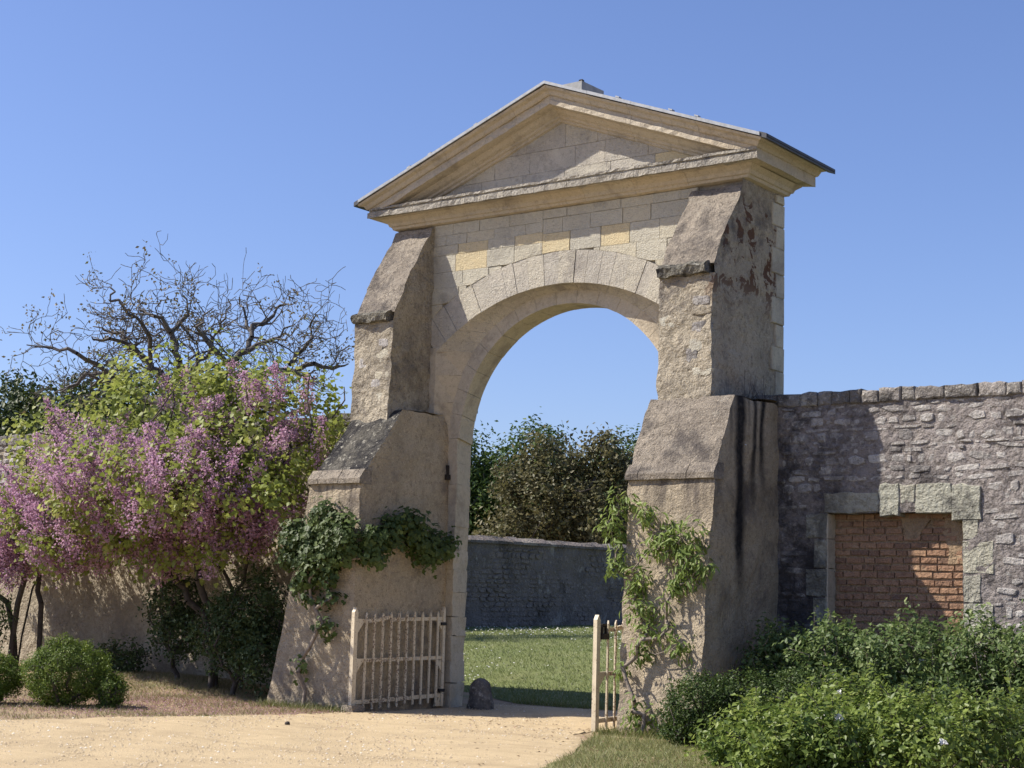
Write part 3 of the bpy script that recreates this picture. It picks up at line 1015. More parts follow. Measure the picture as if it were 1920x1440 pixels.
# lower tiers
lowL = [(-1.80, -.15), (-1.76, 1.2), (-1.70, 3.12)]
lowR = [(-1.84, -.15), (-1.62, 1.3), (-1.40, 3.10)]
for side in (-1, 1):
    front = lowL if side < 0 else lowR
    if side < 0:
        xl = lambda z: -3.60 + (z / 3.1) * .58 if z < 3.12 else -3.016 + (z - 3.12) * .01
        xr = lambda z: -2.07 - .05 * max(0, z - 3.1)
        slope = [(-1.70, 3.20), (-1.24, 3.72), (-.80, 4.24)]
        back = .6
    else:
        xl = lambda z: 2.28 - .17 * min(1, z / 3.1)
        xr = lambda z: 3.36 - .02 * min(1, z / 3.1)
        slope = [(-1.40, 3.17), (-1.22, 3.55), (-1.03, 3.95), (-.90, 4.14)]
        back = .34
    pr = front + slope
    Q = []
    for a, b in zip(front[:-1], front[1:]):
        Q.append(((xl(a[1]), a[0], a[1]), (xr(a[1]), a[0], a[1]), (xr(b[1]), b[0], b[1]), (xl(b[1]), b[0], b[1])))
    Q += side_quads(pr, back, xr) + side_quads(pr, back, xl, True)
    zt = slope[-1][1]
    Q.append(((xl(zt), slope[-1][0], zt), (xr(zt), slope[-1][0], zt), (xr(zt), back, zt + .06), (xl(zt), back, zt + .06)))
    rough_quads('lower_buttress', Q, M['render_low'], GW, .075, .026, 3.0, off=side * 5)
    Q = []
    for a, b in zip(slope[:-1], slope[1:]):
        Q.append(((xl(a[1]), a[0], a[1] + .002), (xr(a[1]), a[0], a[1] + .002), (xr(b[1]), b[0], b[1] + .002), (xl(b[1]), b[0], b[1] + .002)))
    rough_quads('weathering_slope', Q, M['slope_dark'] if side < 0 else M['slope'], GW, .075, .03, 3.0, off=side * 5)
    # drip course of four stones at the foot of the slope
    bx = [xl(3.1) - .02, xl(3.1) + .17, xl(3.1) + .56, xl(3.1) + .86, xr(3.1) + .015]
    yf = slope[0][0]
    for a, b in zip(bx[:-1], bx[1:]):
        dp = [(yf + .03, 3.06), (yf - .05, 3.07), (yf - .055, 3.14), (yf + .02, 3.235), (yf + .05, 3.27)]
        if side < 0: dp = [(y, z + .04) for y, z in dp]
        Q = []
        a += .003
        b -= .003
        for p, q in zip(dp[:-1], dp[1:]):
            Q.append(((a, p[0], p[1]), (b, p[0], p[1]), (b, q[0], q[1]), (a, q[0], q[1])))
        Q += side_quads(dp, yf + .2, lambda z: b) + side_quads(dp, yf + .2, lambda z: a, True)
        rough_quads('drip_stone', Q, M['slope'], GW, .09, .008, 4.0, off=a)


# ------------------------------------------------------------------ gate leaves
def gate_leaf(label):
    root = thing('gate_leaf', label, 'gate', (-1.97, .1, 0), 'leaves of the open garden gate')
    X = -1.97
    m = M['paint']

    def bar(name, y0, y1, z0, z1, x0, x1, tip=0.0, j=.002, split=False, slant=0.0):
        V = []
        for x in (x0, x1):
            V += [(x, y0, z0), (x, y1, z0 + slant), (x, y1, z1 + slant - (tip if not split else 0)), (x, (y0 + y1) / 2, z1 + slant * .5), (x, y0, z1 - tip)]
        V = [(a + rng.uniform(-j, j), b + rng.uniform(-j, j), c) for a, b, c in V]
        return mk(name, V, [(0, 1, 2, 3, 4), (9, 8, 7, 6, 5), (0, 5, 6, 1), (1, 6, 7, 2), (2, 7, 8, 3), (3, 8, 9, 4), (4, 9, 5, 0)], m, root)
    bar('gate_post', -1.87, -1.795, 0.0, 1.395, X - .028, X + .03, .06)
    bar('gate_post', .065, .12, .02, 1.44, X - .025, X + .028, .07)
    for z0, z1, sl_ in ((.095, .15, .05), (.655, .705, .03)):
        bar('gate_rail', -1.79, .07, z0, z1, X - .022, X + .012, 0, .001, True, sl_)
    bar('gate_rail', -1.79, -1.42, 1.195, 1.245, X - .022, X + .012, 0, .003, True, .0)
    bar('gate_rail', -1.425, -1.08, 1.20, 1.25, X - .02, X + .014, 0, .006, True, .055)
    bar('gate_rail', -1.085, .07, 1.215, 1.265, X - .022, X + .012, 0, .002, True, .03)
    for i in range(10):
        y = -1.615 + i * .1735
        z1 = 1.335 + .004 * i + rng.uniform(-.012, .012)
        o = bar('gate_slat', y - .017, y + .017, .03 + .006 * i + rng.uniform(-.015, .02), z1, X + .013, X + .034, .045, .003)
    for zz in (.22, 1.17):
        box('gate_hinge', X - .035, X + .034, .02, .135, zz, zz + .045, M['iron'], root, .002)
    g0 = [(-1.78, 1.20, 1, -1), (-1.78, .66, 1, -1), (.06, 1.24, -1, -1), (.06, .67, -1, -1), (.06, .02, -1, 1)]
    for y, z, sy, sz in g0:
        s = .15
        V = [(X + dx, y, z) for dx in (-.014, .014)] + [(X + dx, y + sy * s * .85, z) for dx in (-.014, .014)] + [(X + dx, y, z + sz * s) for dx in (-.014, .014)]
        mk('gate_gusset', V, [(0, 2, 4), (1, 5, 3), (0, 1, 3, 2), (2, 3, 5, 4), (4, 5, 1, 0)], m, root)
    return root


def copy_tree(o, parent=None):
    c = o.copy()
    COL.objects.link(c)
    if parent is not None:
        c.parent = parent
        c.matrix_parent_inverse = o.matrix_parent_inverse.copy()
    for ch in list(o.children): copy_tree(ch, c)
    return c


leafL = gate_leaf('wide view of cream gate leaf with flaking slats, open against the left buttress')
leafR = copy_tree(leafL)
leafR.location = (1.97, .1, 0)
leafR['label'] = 'cream gate leaf seen nearly edge-on beside the right buttress, with a dark latch box'
XR = 1.97


def world_part(name, V, F, mat, root):
    o = mk(name, V, F, mat, root)
    return o


lb = box('latch_box', XR - .05, XR + .06, -1.77, -1.64, 1.10, 1.17, M['iron'], leafR)
V, F = [], []
for x in (XR - .03, XR + .04):
    for (y, z) in ((-1.765, 1.16), (-1.765, 1.29), (-1.66, 1.29), (-1.66, 1.16), (-1.685, 1.16), (-1.685, 1.265), (-1.745, 1.265), (-1.745, 1.16)):
        V.append((x, y, z))
for i in range(8):
    j = (i + 1) % 8
    F.append((i, j, 8 + j, 8 + i))
F += [(0, 1, 6, 7), (1, 2, 5, 6), (2, 3, 4, 5), (15, 14, 9, 8), (14, 13, 10, 9), (13, 12, 11, 10)]
mk('latch_bracket', V, F, M['iron'], lb)
hexa('footing_stone', [(-2.05, -1.98, -.02), (-1.82, -1.98, -.02), (-1.82, -1.72, -.02), (-2.05, -1.72, -.02), (-2.03, -1.96, .085), (-1.84, -1.96, .085), (-1.84, -1.74, .085), (-2.03, -1.74, .085)], M['render'], None, .01)
meta(bpy.data.objects['footing_stone'], 'low pinkish stone block under the front post of the wide gate leaf', 'stone block')


# guard stone
def lathe_rough(name, c, prof, mat, nseg=14, amp=.02, lean=(0, 0)):
    V, F = [], []
    for (r, z) in prof:
        for i in range(nseg):
            a = 2 * math.pi * i / nseg
            p = Vector((c[0] + r * math.cos(a) + lean[0] * z, c[1] + r * math.sin(a) * .85 + lean[1] * z, c[2] + z))
            V.append(tuple(p + nv(p, 5, amp)))
    k = len(prof)
    for j in range(k - 1):
        for i in range(nseg):
            F.append((j * nseg + i, j * nseg + (i + 1) % nseg, (j + 1) * nseg + (i + 1) % nseg, (j + 1) * nseg + i))
    F.append(tuple((k - 1) * nseg + i for i in range(nseg)))
    return mk(name, V, F, mat, None, True)


gs = lathe_rough('guard_stone', (-1.50, .42, -.05), [(.21, 0), (.20, .1), (.18, .2), (.165, .32), (.15, .40), (.11, .45), (.05, .475), (.01, .48)], M['coping'], 18, .028)
meta(gs, 'rounded lichen-dark guard stone standing at the foot of the left arch jamb', 'guard stone')


# ------------------------------------------------------------------ rubble masonry generator
def rubble_rows(u0, u1, v0, v1, hmin, hmax, wmin, wmax, excl, seed):
    r = random.Random(seed)
    out = []
    v = v0
    while v < v1 - .03:
        h = min(r.uniform(hmin, hmax), v1 - v)
        u = u0 - r.uniform(0, wmax)
        while u < u1:
            w = r.uniform(wmin, wmax) * (1.2 if h < (hmin + hmax) / 2 else 1)
            a, b = max(u, u0), min(u + w, u1)
            u += w
            if b - a < wmin * .5: continue
            hh = h * r.uniform(.78, 1.12)
            cv = v + h / 2 + r.uniform(-.015, .015)
            cu = (a + b) / 2
            if any(cu > e[0] - (b - a) * .45 and cu < e[1] + (b - a) * .45 and cv > e[2] - hh * .45 and cv < e[3] + hh * .45 for e in excl): continue
            out.append((cu, cv, (b - a) / 2 - .012, hh / 2 - .008))
            # a small pinning stone now and then
            if r.random() < .2 and h > .1:
                out.append((b, v + h * r.uniform(.05, .3), .03, .02))
        v += h
    return out, r


def stone_poly(cu, cv, a, b, r, n=8):
    P = []
    ex = r.uniform(.35, .8)
    n = r.choice([5, 6, 6, 7, 8]) if n == 8 else n
    tw = r.uniform(-.12, .12)
    for i in range(n):
        t = 2 * math.pi * (i + .5 + r.uniform(-.3, .3)) / n
        c, s = math.cos(t), math.sin(t)
        x = a * abs(c) ** ex * (1 if c > 0 else -1) * r.uniform(.8, 1.1)
        y = b * abs(s) ** ex * (1 if s > 0 else -1) * r.uniform(.84, 1.08)
        P.append((cu + x - y * tw, cv + y + x * tw))
    return P


# ------------------------------------------------------------------ right garden wall
RWY = .25
RW = thing('rubble_wall', 'grey rubble garden wall with a bricked-up opening, right of the gateway', 'wall', (3.4, RWY, 0))
NX0, NX1, NZ1 = 4.03, 5.79, 2.74
BY = RWY + .21


def wy(u): return RWY


quads = []
ZT = 4.13
for (a, b, c, d) in ((3.3, NX0, -.2, ZT), (NX1, 10.5, -.2, ZT), (NX0, NX1, NZ1, ZT)):
    quads.append(((a, RWY, c), (b, RWY, c), (b, RWY, d), (a, RWY, d)))
quads += [((NX0, RWY, -.2), (NX0, RWY, NZ1), (NX0, BY + .1, NZ1), (NX0, BY + .1, -.2)),
          ((NX1, BY + .1, -.2), (NX1, BY + .1, NZ1), (NX1, RWY, NZ1), (NX1, RWY, -.2)),
          ((NX0, RWY, NZ1), (NX1, RWY, NZ1), (NX1, BY + .1, NZ1), (NX0, BY + .1, NZ1)),
          ((10.5, RWY, -.2), (10.5, RWY + .5, -.2), (10.5, RWY + .5, ZT), (10.5, RWY, ZT)),
          ((10.5, RWY + .5, -.2), (3.0, RWY + .5, -.2), (3.0, RWY + .5, ZT), (10.5, RWY + .5, ZT)),
          ((3.0, RWY, ZT), (10.5, RWY, ZT), (10.5, RWY + .5, ZT), (3.0, RWY + .5, ZT))]
for a_, b_ in ((.6, 1.02), (1.02, 1.36), (1.36, 1.7), (1.7, 2.05), (2.05, 2.42), (2.42, 2.735)):
    slab('reveal_stone', wear_poly(rect(RWY - .004, BY + .02, a_, b_, .001), .08, .004), -.02, .012, lambda u, v, w: (NX0 + w, u, v), M['cream'], RW, .006, .002)
rough_quads('mortar_bed', quads, M['rubble_mortar'], RW, .065, .022, 5.0)
RFR = lambda u, v, w: (u, RWY - w, v)
lint = [('lintel_stone', 3.99, 4.72, 2.745, 3.0), ('lintel_stone', 4.73, 4.995, 2.70, 3.09), ('lintel_stone', 5.0, 5.19, 2.84, 3.08),
        ('lintel_stone', 5.20, 5.66, 2.715, 3.08), ('lintel_stone', 5.66, 6.02, 2.64, 3.07)]
for nme, a, b, c, d in lint:
    n = 3
    poly = [(a + (b - a) * i / n, c + rng.uniform(-.012, .012)) for i in range(n + 1)] + [(b - (b - a) * i / n, d + rng.uniform(-.02, .02)) for i in range(n + 1)]
    cu, cv = (a + b) / 2, (c + d) / 2
    poly = [(u + (cu - u) * .012, v + (cv - v) * .015) for u, v in poly]
    slab(nme, wear_poly(poly, .09, .012), -.2, rng.uniform(.010, .018), RFR, M['lintel'], RW, .010, .003)
jr = [(NX1, 5.98, 2.40, 2.635), (NX1, 6.16, 2.00, 2.39), (NX1, 6.0, 1.66, 1.99), (NX1, 6.15, 1.28, 1.65), (NX1, 5.97, .92, 1.27), (NX1, 5.97, .5, .91), (NX1, 6.1, .05, .49)]
jl = [(3.74, NX0, 2.42, 2.735), (3.85, NX0, 2.05, 2.41), (3.74, NX0, 1.70, 2.04), (3.84, NX0, 1.36, 1.69), (3.72, NX0, 1.02, 1.35), (3.84, NX0, .5, 1.01)]
for a, b, c, d in jr + jl:
    poly = [(a, c + .004), ((a + b) / 2, c + rng.uniform(0, .01)), (b, c + .005), (b + rng.uniform(-.01, .01), (c + d) / 2), (b, d - .005), ((a + b) / 2, d - rng.uniform(0, .01)), (a, d - .004)]
    slab('jamb_stone', wear_poly(poly, .09, .009), -.24, rng.uniform(.006, .014), RFR, M['lintel'], RW, .008, .003)
excl = [(a, b, c, d) for _, a, b, c, d in lint] + [(a, b, c, d) for a, b, c, d in jr + jl] + [(NX0 - .02, NX1 + .02, -1, NZ1)]
st, r_ = rubble_rows(3.38, 9.6, .0, ZT - .02, .055, .165, .08, .34, excl, 12)
big = sorted(st, key=lambda s: -((s[1] > 1.15) and s[0] < 7.2) * 10 - s[2] * s[3])
vis = [s for s in big if s[1] > 1.1 and s[0] < 7.0]
vis_set = vis[:298]
for s in vis_set:
    slab('rubble_stone', stone_poly(*s, r_), -.06, r_.uniform(-.008, .014), RFR, M['rubble'], RW, .008, 0, r_.uniform(.001, .005))
rest = [s for s in st if s not in vis_set]


def joined_stones(name, lst, fr, mat, parent, r, w0=-.05):
    V, F = [], []
    for s in lst:
        P = stone_poly(*s, r, 7)
        w = r.uniform(.0, .026)
        b0 = len(V)
        cu, cv = s[0], s[1]
        for (k, ww) in ((1, w0), (1, w - .012), (.84, w)):
            for (u, v) in P: V.append(fr(cu + (u - cu) * k, cv + (v - cv) * k, ww))
        for q in range(2):
            for i in range(7):
                j = (i + 1) % 7
                F.append((b0 + q * 7 + i, b0 + q * 7 + j, b0 + q * 7 + 7 + j, b0 + q * 7 + 7 + i))
        F.append(tuple(b0 + 14 + i for i in range(7)))
    return mk(name, V, F, mat, parent, False, 'stuff')


joined_stones('small_rubble', rest, RFR, M['rubble'], RW, r_)
# coping
x = 3.02
rc = random.Random(9)
while x < 10.4:
    w = rc.uniform(.16, .48)
    z0, z1 = ZT - .015 + rc.uniform(-.01, .006), ZT + .16 + rc.uniform(-.012, .012) - .006 * (x - 3.3)
    n = 4
    poly = [(x + .003, z0), (x + w - .003, z0 + rc.uniform(-.006, .006)), (x + w - .001, z0 + .08), (x + w - .008, z1 + rc.uniform(-.008, .004)), (x + w * .5, z1 + rc.uniform(-.004, .010)), (x + .008, z1 + rc.uniform(-.008, .004)), (x + .001, z0 + .08)]
    slab('coping_stone', wear_poly(poly, .06, .010), -.56, rc.uniform(.02, .045), RFR, M['coping'], RW, .018, .003, .006)
    x += w
# brick infill with its bricks
bp = rough_quads('brick_infill', [((NX0, BY + .012, -.2), (NX1, BY + .012, -.2), (NX1, BY + .012, NZ1), (NX0, BY + .012, NZ1))], M['brick_mortar'], RW, .1, .006, 5)
bmeshes = []
for k in range(6):
    L, H = .215, .066
    o = slab('brick', [(0, 0), (L * .5, rng.uniform(-.003, .003)), (L, 0), (L, H), (L * .5, H + rng.uniform(-.003, .003)), (0, H)], -.03, .012, lambda u, v, w: (u, -w, v), M['brick'], None, .006, .003)
    bmeshes.append(o.data)
    bpy.data.objects.remove(o)
z = .95
row = 0
while z < NZ1 - .05:
    x = NX0 + .02 - (.1 if row % 2 else 0) + rng.uniform(-.03, .03)
    while x < NX1 - .02:
        L = .215 * rng.choice([1, 1, 1, 1.08, .95, .6])
        a, b = max(x, NX0 + .01), min(x + L, NX1 - .008)
        if b - a > .05 and not (z > 2.3 and a > 5.5 and rng.random() < .85) and not (2.4 < z < 2.62 and 4.95 < a < 5.15):
            o = bpy.data.objects.new('brick', rng.choice(bmeshes))
            COL.objects.link(o)
            o.parent = bp
            o.location = (a, BY + rng.uniform(-.004, .005), z + rng.uniform(-.004, .004))
            o.scale = ((b - a) / .215, 1, 1)
            o.rotation_euler = (0, rng.uniform(-.012, .012), 0)
        x += L + .014
    z += .0905
    row += 1
for poly in ([(4.98, 2.42), (5.14, 2.42), (5.3, 2.66), (5.55, 2.7), (5.52, 2.74), (4.9, 2.735)], [(5.52, 2.1), (5.78, 2.12), (5.785, 2.7), (5.5, 2.72), (5.45, 2.5), (5.54, 2.3)]):
    slab('mortar_patch', poly, -.03, .014, lambda u, v, w: (u, BY - w, v), M['brick_mortar'], bp, .012, .004)

# ------------------------------------------------------------------ left garden wall
LWY = .62
LW = thing('rendered_wall', 'long lime-rendered garden wall behind the blossoming tree, left of the gateway', 'wall', (-9, LWY, 0))
ZL = 4.28
rough_quads('render_face', [((-3.0, LWY, -.2), (-24, LWY, -.2), (-24, LWY, 2.9), (-3.0, LWY, 2.9))][0:0] + [
    ((-24, LWY, -.2), (-3.0, LWY, -.2), (-3.0, LWY, 3.1), (-24, LWY, 3.1)), ((-24, LWY, 3.1), (-3.0, LWY, 3.1), (-3.0, LWY, ZL), (-24, LWY, ZL)),
    ((-24, LWY, ZL), (-3.0, LWY, ZL), (-3.0, LWY + .45, ZL), (-24, LWY + .45, ZL)), ((-3.0, LWY + .45, -.2), (-24, LWY + .45, -.2), (-24, LWY + .45, ZL), (-3.0, LWY + .45, ZL)),
    ((-24, LWY + .45, -.2), (-24, LWY, -.2), (-24, LWY, ZL), (-24, LWY + .45, ZL))], M['leftwall'], LW, .2, .025, 1.6)
LFR = lambda u, v, w: (u, LWY - w, v)
st, r_ = rubble_rows(-15.5, -9.2, 3.2, ZL - .03, .09, .17, .16, .42, [], 55)
for s in st[:260]:
    slab('rubble_stone', stone_poly(*s, r_), -.06, r_.uniform(.012, .04), LFR, M['rubble'], LW, .014, 0, .01)
x = -18.0
while x < -3.1:
    w = rc.uniform(.35, .6)
    z1 = ZL + .16 + rc.uniform(-.025, .02)
    poly = [(x + .005, ZL - .02), (x + w - .005, ZL - .02), (x + w - .003, ZL + .08), (x + w - .02, z1), (x + w / 2, z1 + .02), (x + .02, z1), (x + .003, ZL + .08)]
    slab('coping_stone', poly, -.5, rc.uniform(.03, .05), LFR, M['coping'], LW, .02, .005, .006)
    x += w
wb = thing('wall_box', 'small grey box on a black bracket fixed to the rendered wall', 'wall box', (-8.39, .56, 1.9))
box('box_body', -8.46, -8.32, .48, .60, 1.93, 2.05, M['zinc'], wb, .003)
box('bracket', -8.51, -8.49, .50, .60, 1.86, 2.06, M['iron'], wb)
box('bracket', -8.29, -8.27, .50, .60, 1.86, 2.06, M['iron'], wb)

# ------------------------------------------------------------------ far wall across the lawn
FWX = -13.0
FWt = thing('far_wall', 'long grey stone boundary wall in shade at the far end of the lawn', 'wall', (FWX, 20, .9))
q = []
ys = [3 + i * 3.0 for i in range(18)]
ftop = lambda y: gz(FWX, y) + 2.22


def fx(y): return FWX - .08 * (y - 18) if y > 18 else FWX


for a, b in zip(ys[:-1], ys[1:]):
    q.append(((fx(a), a, gz(FWX, a) - .2), (fx(b), b, gz(FWX, b) - .2), (fx(b), b, ftop(b)), (fx(a), a, ftop(a))))
    q.append(((fx(a), a, ftop(a)), (fx(b), b, ftop(b)), (fx(b) - .5, b, ftop(b)), (fx(a) - .5, a, ftop(a))))
    q.append(((fx(a) - .5, a, ftop(a)), (fx(b) - .5, b, ftop(b)), (fx(b) - .5, b, 0), (fx(a) - .5, a, 0)))
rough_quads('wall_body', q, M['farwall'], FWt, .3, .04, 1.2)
st, r_ = rubble_rows(5.0, 30, .0, 2.1, .10, .2, .16, .42, [], 99)
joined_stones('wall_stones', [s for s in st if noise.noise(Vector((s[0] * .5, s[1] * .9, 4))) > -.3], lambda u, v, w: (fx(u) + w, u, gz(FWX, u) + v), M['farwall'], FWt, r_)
y = 4.0
while y < 50:
    w = rc.uniform(.35, .7)
    V = []
    for yy in (y + .01, y + w - .01):
        z0 = ftop(yy) - .02
        hh = rc.uniform(.12, .17)
        V += [(fx(yy) + .07, yy, z0), (fx(yy) + .07, yy, z0 + hh * .5), (fx(yy) - .2, yy, z0 + hh + .05), (fx(yy) - .55, yy, z0 + hh * .5), (fx(yy) - .55, yy, z0)]
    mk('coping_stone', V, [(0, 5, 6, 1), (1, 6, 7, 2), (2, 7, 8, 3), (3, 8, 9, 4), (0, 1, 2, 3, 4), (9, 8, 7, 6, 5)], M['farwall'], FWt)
    y += w


# ------------------------------------------------------------------ plants: wood and leaves
def grow(roots, tips, seg=.3, wig=.12, depth_w=.35, rise=.0, seed=0):
    """connects every tip to the nearest suitable node of the growing skeleton; returns edges with tip counts"""
    r = np.random.default_rng(seed)
    P = [np.array(p, float) for p in roots]
    par = [-1] + list(range(len(roots) - 1))
    dep = [0.0]
    for i in range(1, len(P)): dep.append(dep[-1] + np.linalg.norm(P[i] - P[i - 1]))
    tips = np.array(tips, float)
    order = np.argsort(np.linalg.norm(tips - P[-1], axis=1))
    ends = []
    for ti in order:
        t = tips[ti]
        A = np.array(P)
        d = np.linalg.norm(A - t, axis=1)
        cost = d + depth_w * np.array(dep)
        k = int(np.argmin(cost))
        n = max(1, int(d[k] / seg))
        a = A[k]
        prev = k
        for i in range(1, n + 1):
            f = i / n
            q = a + (t - a) * f
            if i < n:
                q = q + r.normal(0, wig * seg, 3) + np.array([0, 0, rise * d[k] * f * (1 - f)])
            P.append(q)
            par.append(prev)
            dep.append(dep[prev] + np.linalg.norm(q - P[prev]))
            prev = len(P) - 1
        ends.append((ti, prev))
    cnt = np.zeros(len(P))
    for _, e in ends:
        j = e
        while j >= 0:
            cnt[j] += 1
            j = par[j]
    return np.array(P), np.array(par), cnt, ends


def tubes(name, A, B, ra, rb, sides, mat, parent, kind=None):
    d = B - A
    L = np.linalg.norm(d, axis=1, keepdims=True)
    L[L < 1e-6] = 1e-6
    d = d / L
    ref = np.where(np.abs(d[:, 2:3]) > .9, np.array([[1., 0, 0]]), np.array([[0, 0, 1.]]))
    u = np.cross(d, ref)
    u /= np.linalg.norm(u, axis=1, keepdims=True)
    v = np.cross(d, u)
    ang = np.arange(sides) * 2 * np.pi / sides
    ca, sa = np.cos(ang)[None, :, None], np.sin(ang)[None, :, None]
    ring = u[:, None, :] * ca + v[:, None, :] * sa
    V0 = A[:, None, :] + ring * ra[:, None, None]
    V1 = B[:, None, :] + d[:, None, :] * (ra * .15)[:, None, None] + ring * rb[:, None, None]
    V = np.concatenate([V0, V1], axis=1).reshape(-1, 3)
    n = len(A)
    i = np.arange(sides)
    j = (i + 1) % sides
    base = (np.arange(n) * 2 * sides)[:, None]
    F = np.stack([base + i, base + j, base + sides + j, base + sides + i], -1).reshape(-1, 4)
    return mk_np(name, V, F, mat, parent, None, kind, True)


def skeleton(name, P, par, cnt, r0, powr, mat, parent, sides=6, rmax=9, kind=None):
    m = par >= 0
    idx = np.nonzero(m)[0]
    ra = np.minimum(r0 * np.maximum(cnt[par[idx]], 1) ** powr, rmax)
    rb = np.minimum(r0 * np.maximum(cnt[idx], 1) ** powr, rmax)
    ra = np.minimum(ra, rb * 1.5)
    return tubes(name, P[par[idx]], P[idx], ra, rb, sides, mat, parent, kind)


T_OVAL = (np.array([(0, 0, 0), (-.27, .42, .07), (0, 1, -.06), (.27, .42, .07)], float), np.array([(0, 2, 1), (0, 3, 2)]))
T_LONG = (np.array([(0, 0, 0), (-.16, .45, .05), (0, 1, -.12), (.16, .45, .05)], float), np.array([(0, 2, 1), (0, 3, 2)]))
T_HEART = (np.array([(0, .08, 0), (-.42, .0, .05), (-.5, .42, .09), (0, 1, -.05), (.5, .42, .09), (.42, 0, .05)], float), np.array([(0, 2, 1), (0, 3, 2), (0, 4, 3), (0, 5, 4)]))
T_LOBE = (np.array([(0, 0, 0), (-.5, .2, .02), (-.22, .45, .05), (-.3, .8, 0), (0, 1, -.08), (.3, .8, 0), (.22, .45, .05), (.5, .2, .02)], float),
          np.array([(0, 2, 1), (0, 4, 3), (0, 3, 2), (0, 5, 4), (0, 6, 5), (0, 7, 6)]))
T_PETAL = (np.array([(0, 0, 0), (-.35, .5, .2), (0, 1, 0), (.35, .5, .2)], float), np.array([(0, 2, 1), (0, 3, 2)]))


def leaves(name, C, size, tmpl, mat, parent, seed=0, out=None, upb=.4, var=.3, kind='stuff', tint=None, hang=0.0):
    """C (n,3) leaf bases; leaves turn their faces up/out; one object"""
    r = np.random.default_rng(seed)
    n = len(C)
    nrm = r.normal(0, 1, (n, 3))
    nrm /= np.linalg.norm(nrm, axis=1, keepdims=True)
    nrm = nrm * .8 + np.array([0, 0, upb])
    if out is not None:
        nrm = nrm + out * .6
    nrm /= np.linalg.norm(nrm, axis=1, keepdims=True)
    d = r.normal(0, 1, (n, 3)) + np.array([0, 0, -hang])
    d = d - nrm * (d * nrm).sum(1, keepdims=True)
    d /= np.linalg.norm(d, axis=1, keepdims=True) + 1e-9
    s = np.cross(d, nrm)
    sz = size * (1 + var * r.uniform(-1, 1, n))
    tv, tf = tmpl
    V = C[:, None, :] + sz[:, None, None] * (tv[None, :, 0:1] * s[:, None, :] + tv[None, :, 1:2] * d[:, None, :] + tv[None, :, 2:3] * nrm[:, None, :])
    k = len(tv)
    F = (tf[None] + (np.arange(n) * k)[:, None, None]).reshape(-1, 3)
    t = r.uniform(0, 1, n) if tint is None else np.clip(tint + r.uniform(-.25, .25, n), 0, 1)
    return mk_np(name, V.reshape(-1, 3), F, mat, parent, np.repeat(t, k), kind)


def lobes_points(lobes, n, r, shell=(.55, 1.0), noisef=.35):
    L = np.array(lobes, float)          # x y z rx ry rz
    w = (L[:, 3] * L[:, 5] + L[:, 3] * L[:, 4])
    k = r.choice(len(L), n, p=w / w.sum())
    d = r.normal(0, 1, (n, 3))
    d /= np.linalg.norm(d, axis=1, keepdims=True)
    rad = r.uniform(shell[0] ** 3, shell[1] ** 3, n) ** (1 / 3)
    # bumpy outline
    bm = np.array([noise.noise(Vector(q * 2.3 + kk * 3.1)) for q, kk in zip(d, k)])
    rad = rad * (1 + noisef * bm)
    p = L[k, :3] + d * rad[:, None] * L[k, 3:6]
    return p, d, k


def clump(C, per, sig, r, D=None):
    q = np.repeat(C, per, axis=0) + r.normal(0, 1, (len(C) * per, 3)) * sig
    return (q, np.repeat(D, per, axis=0)) if D is not None else q


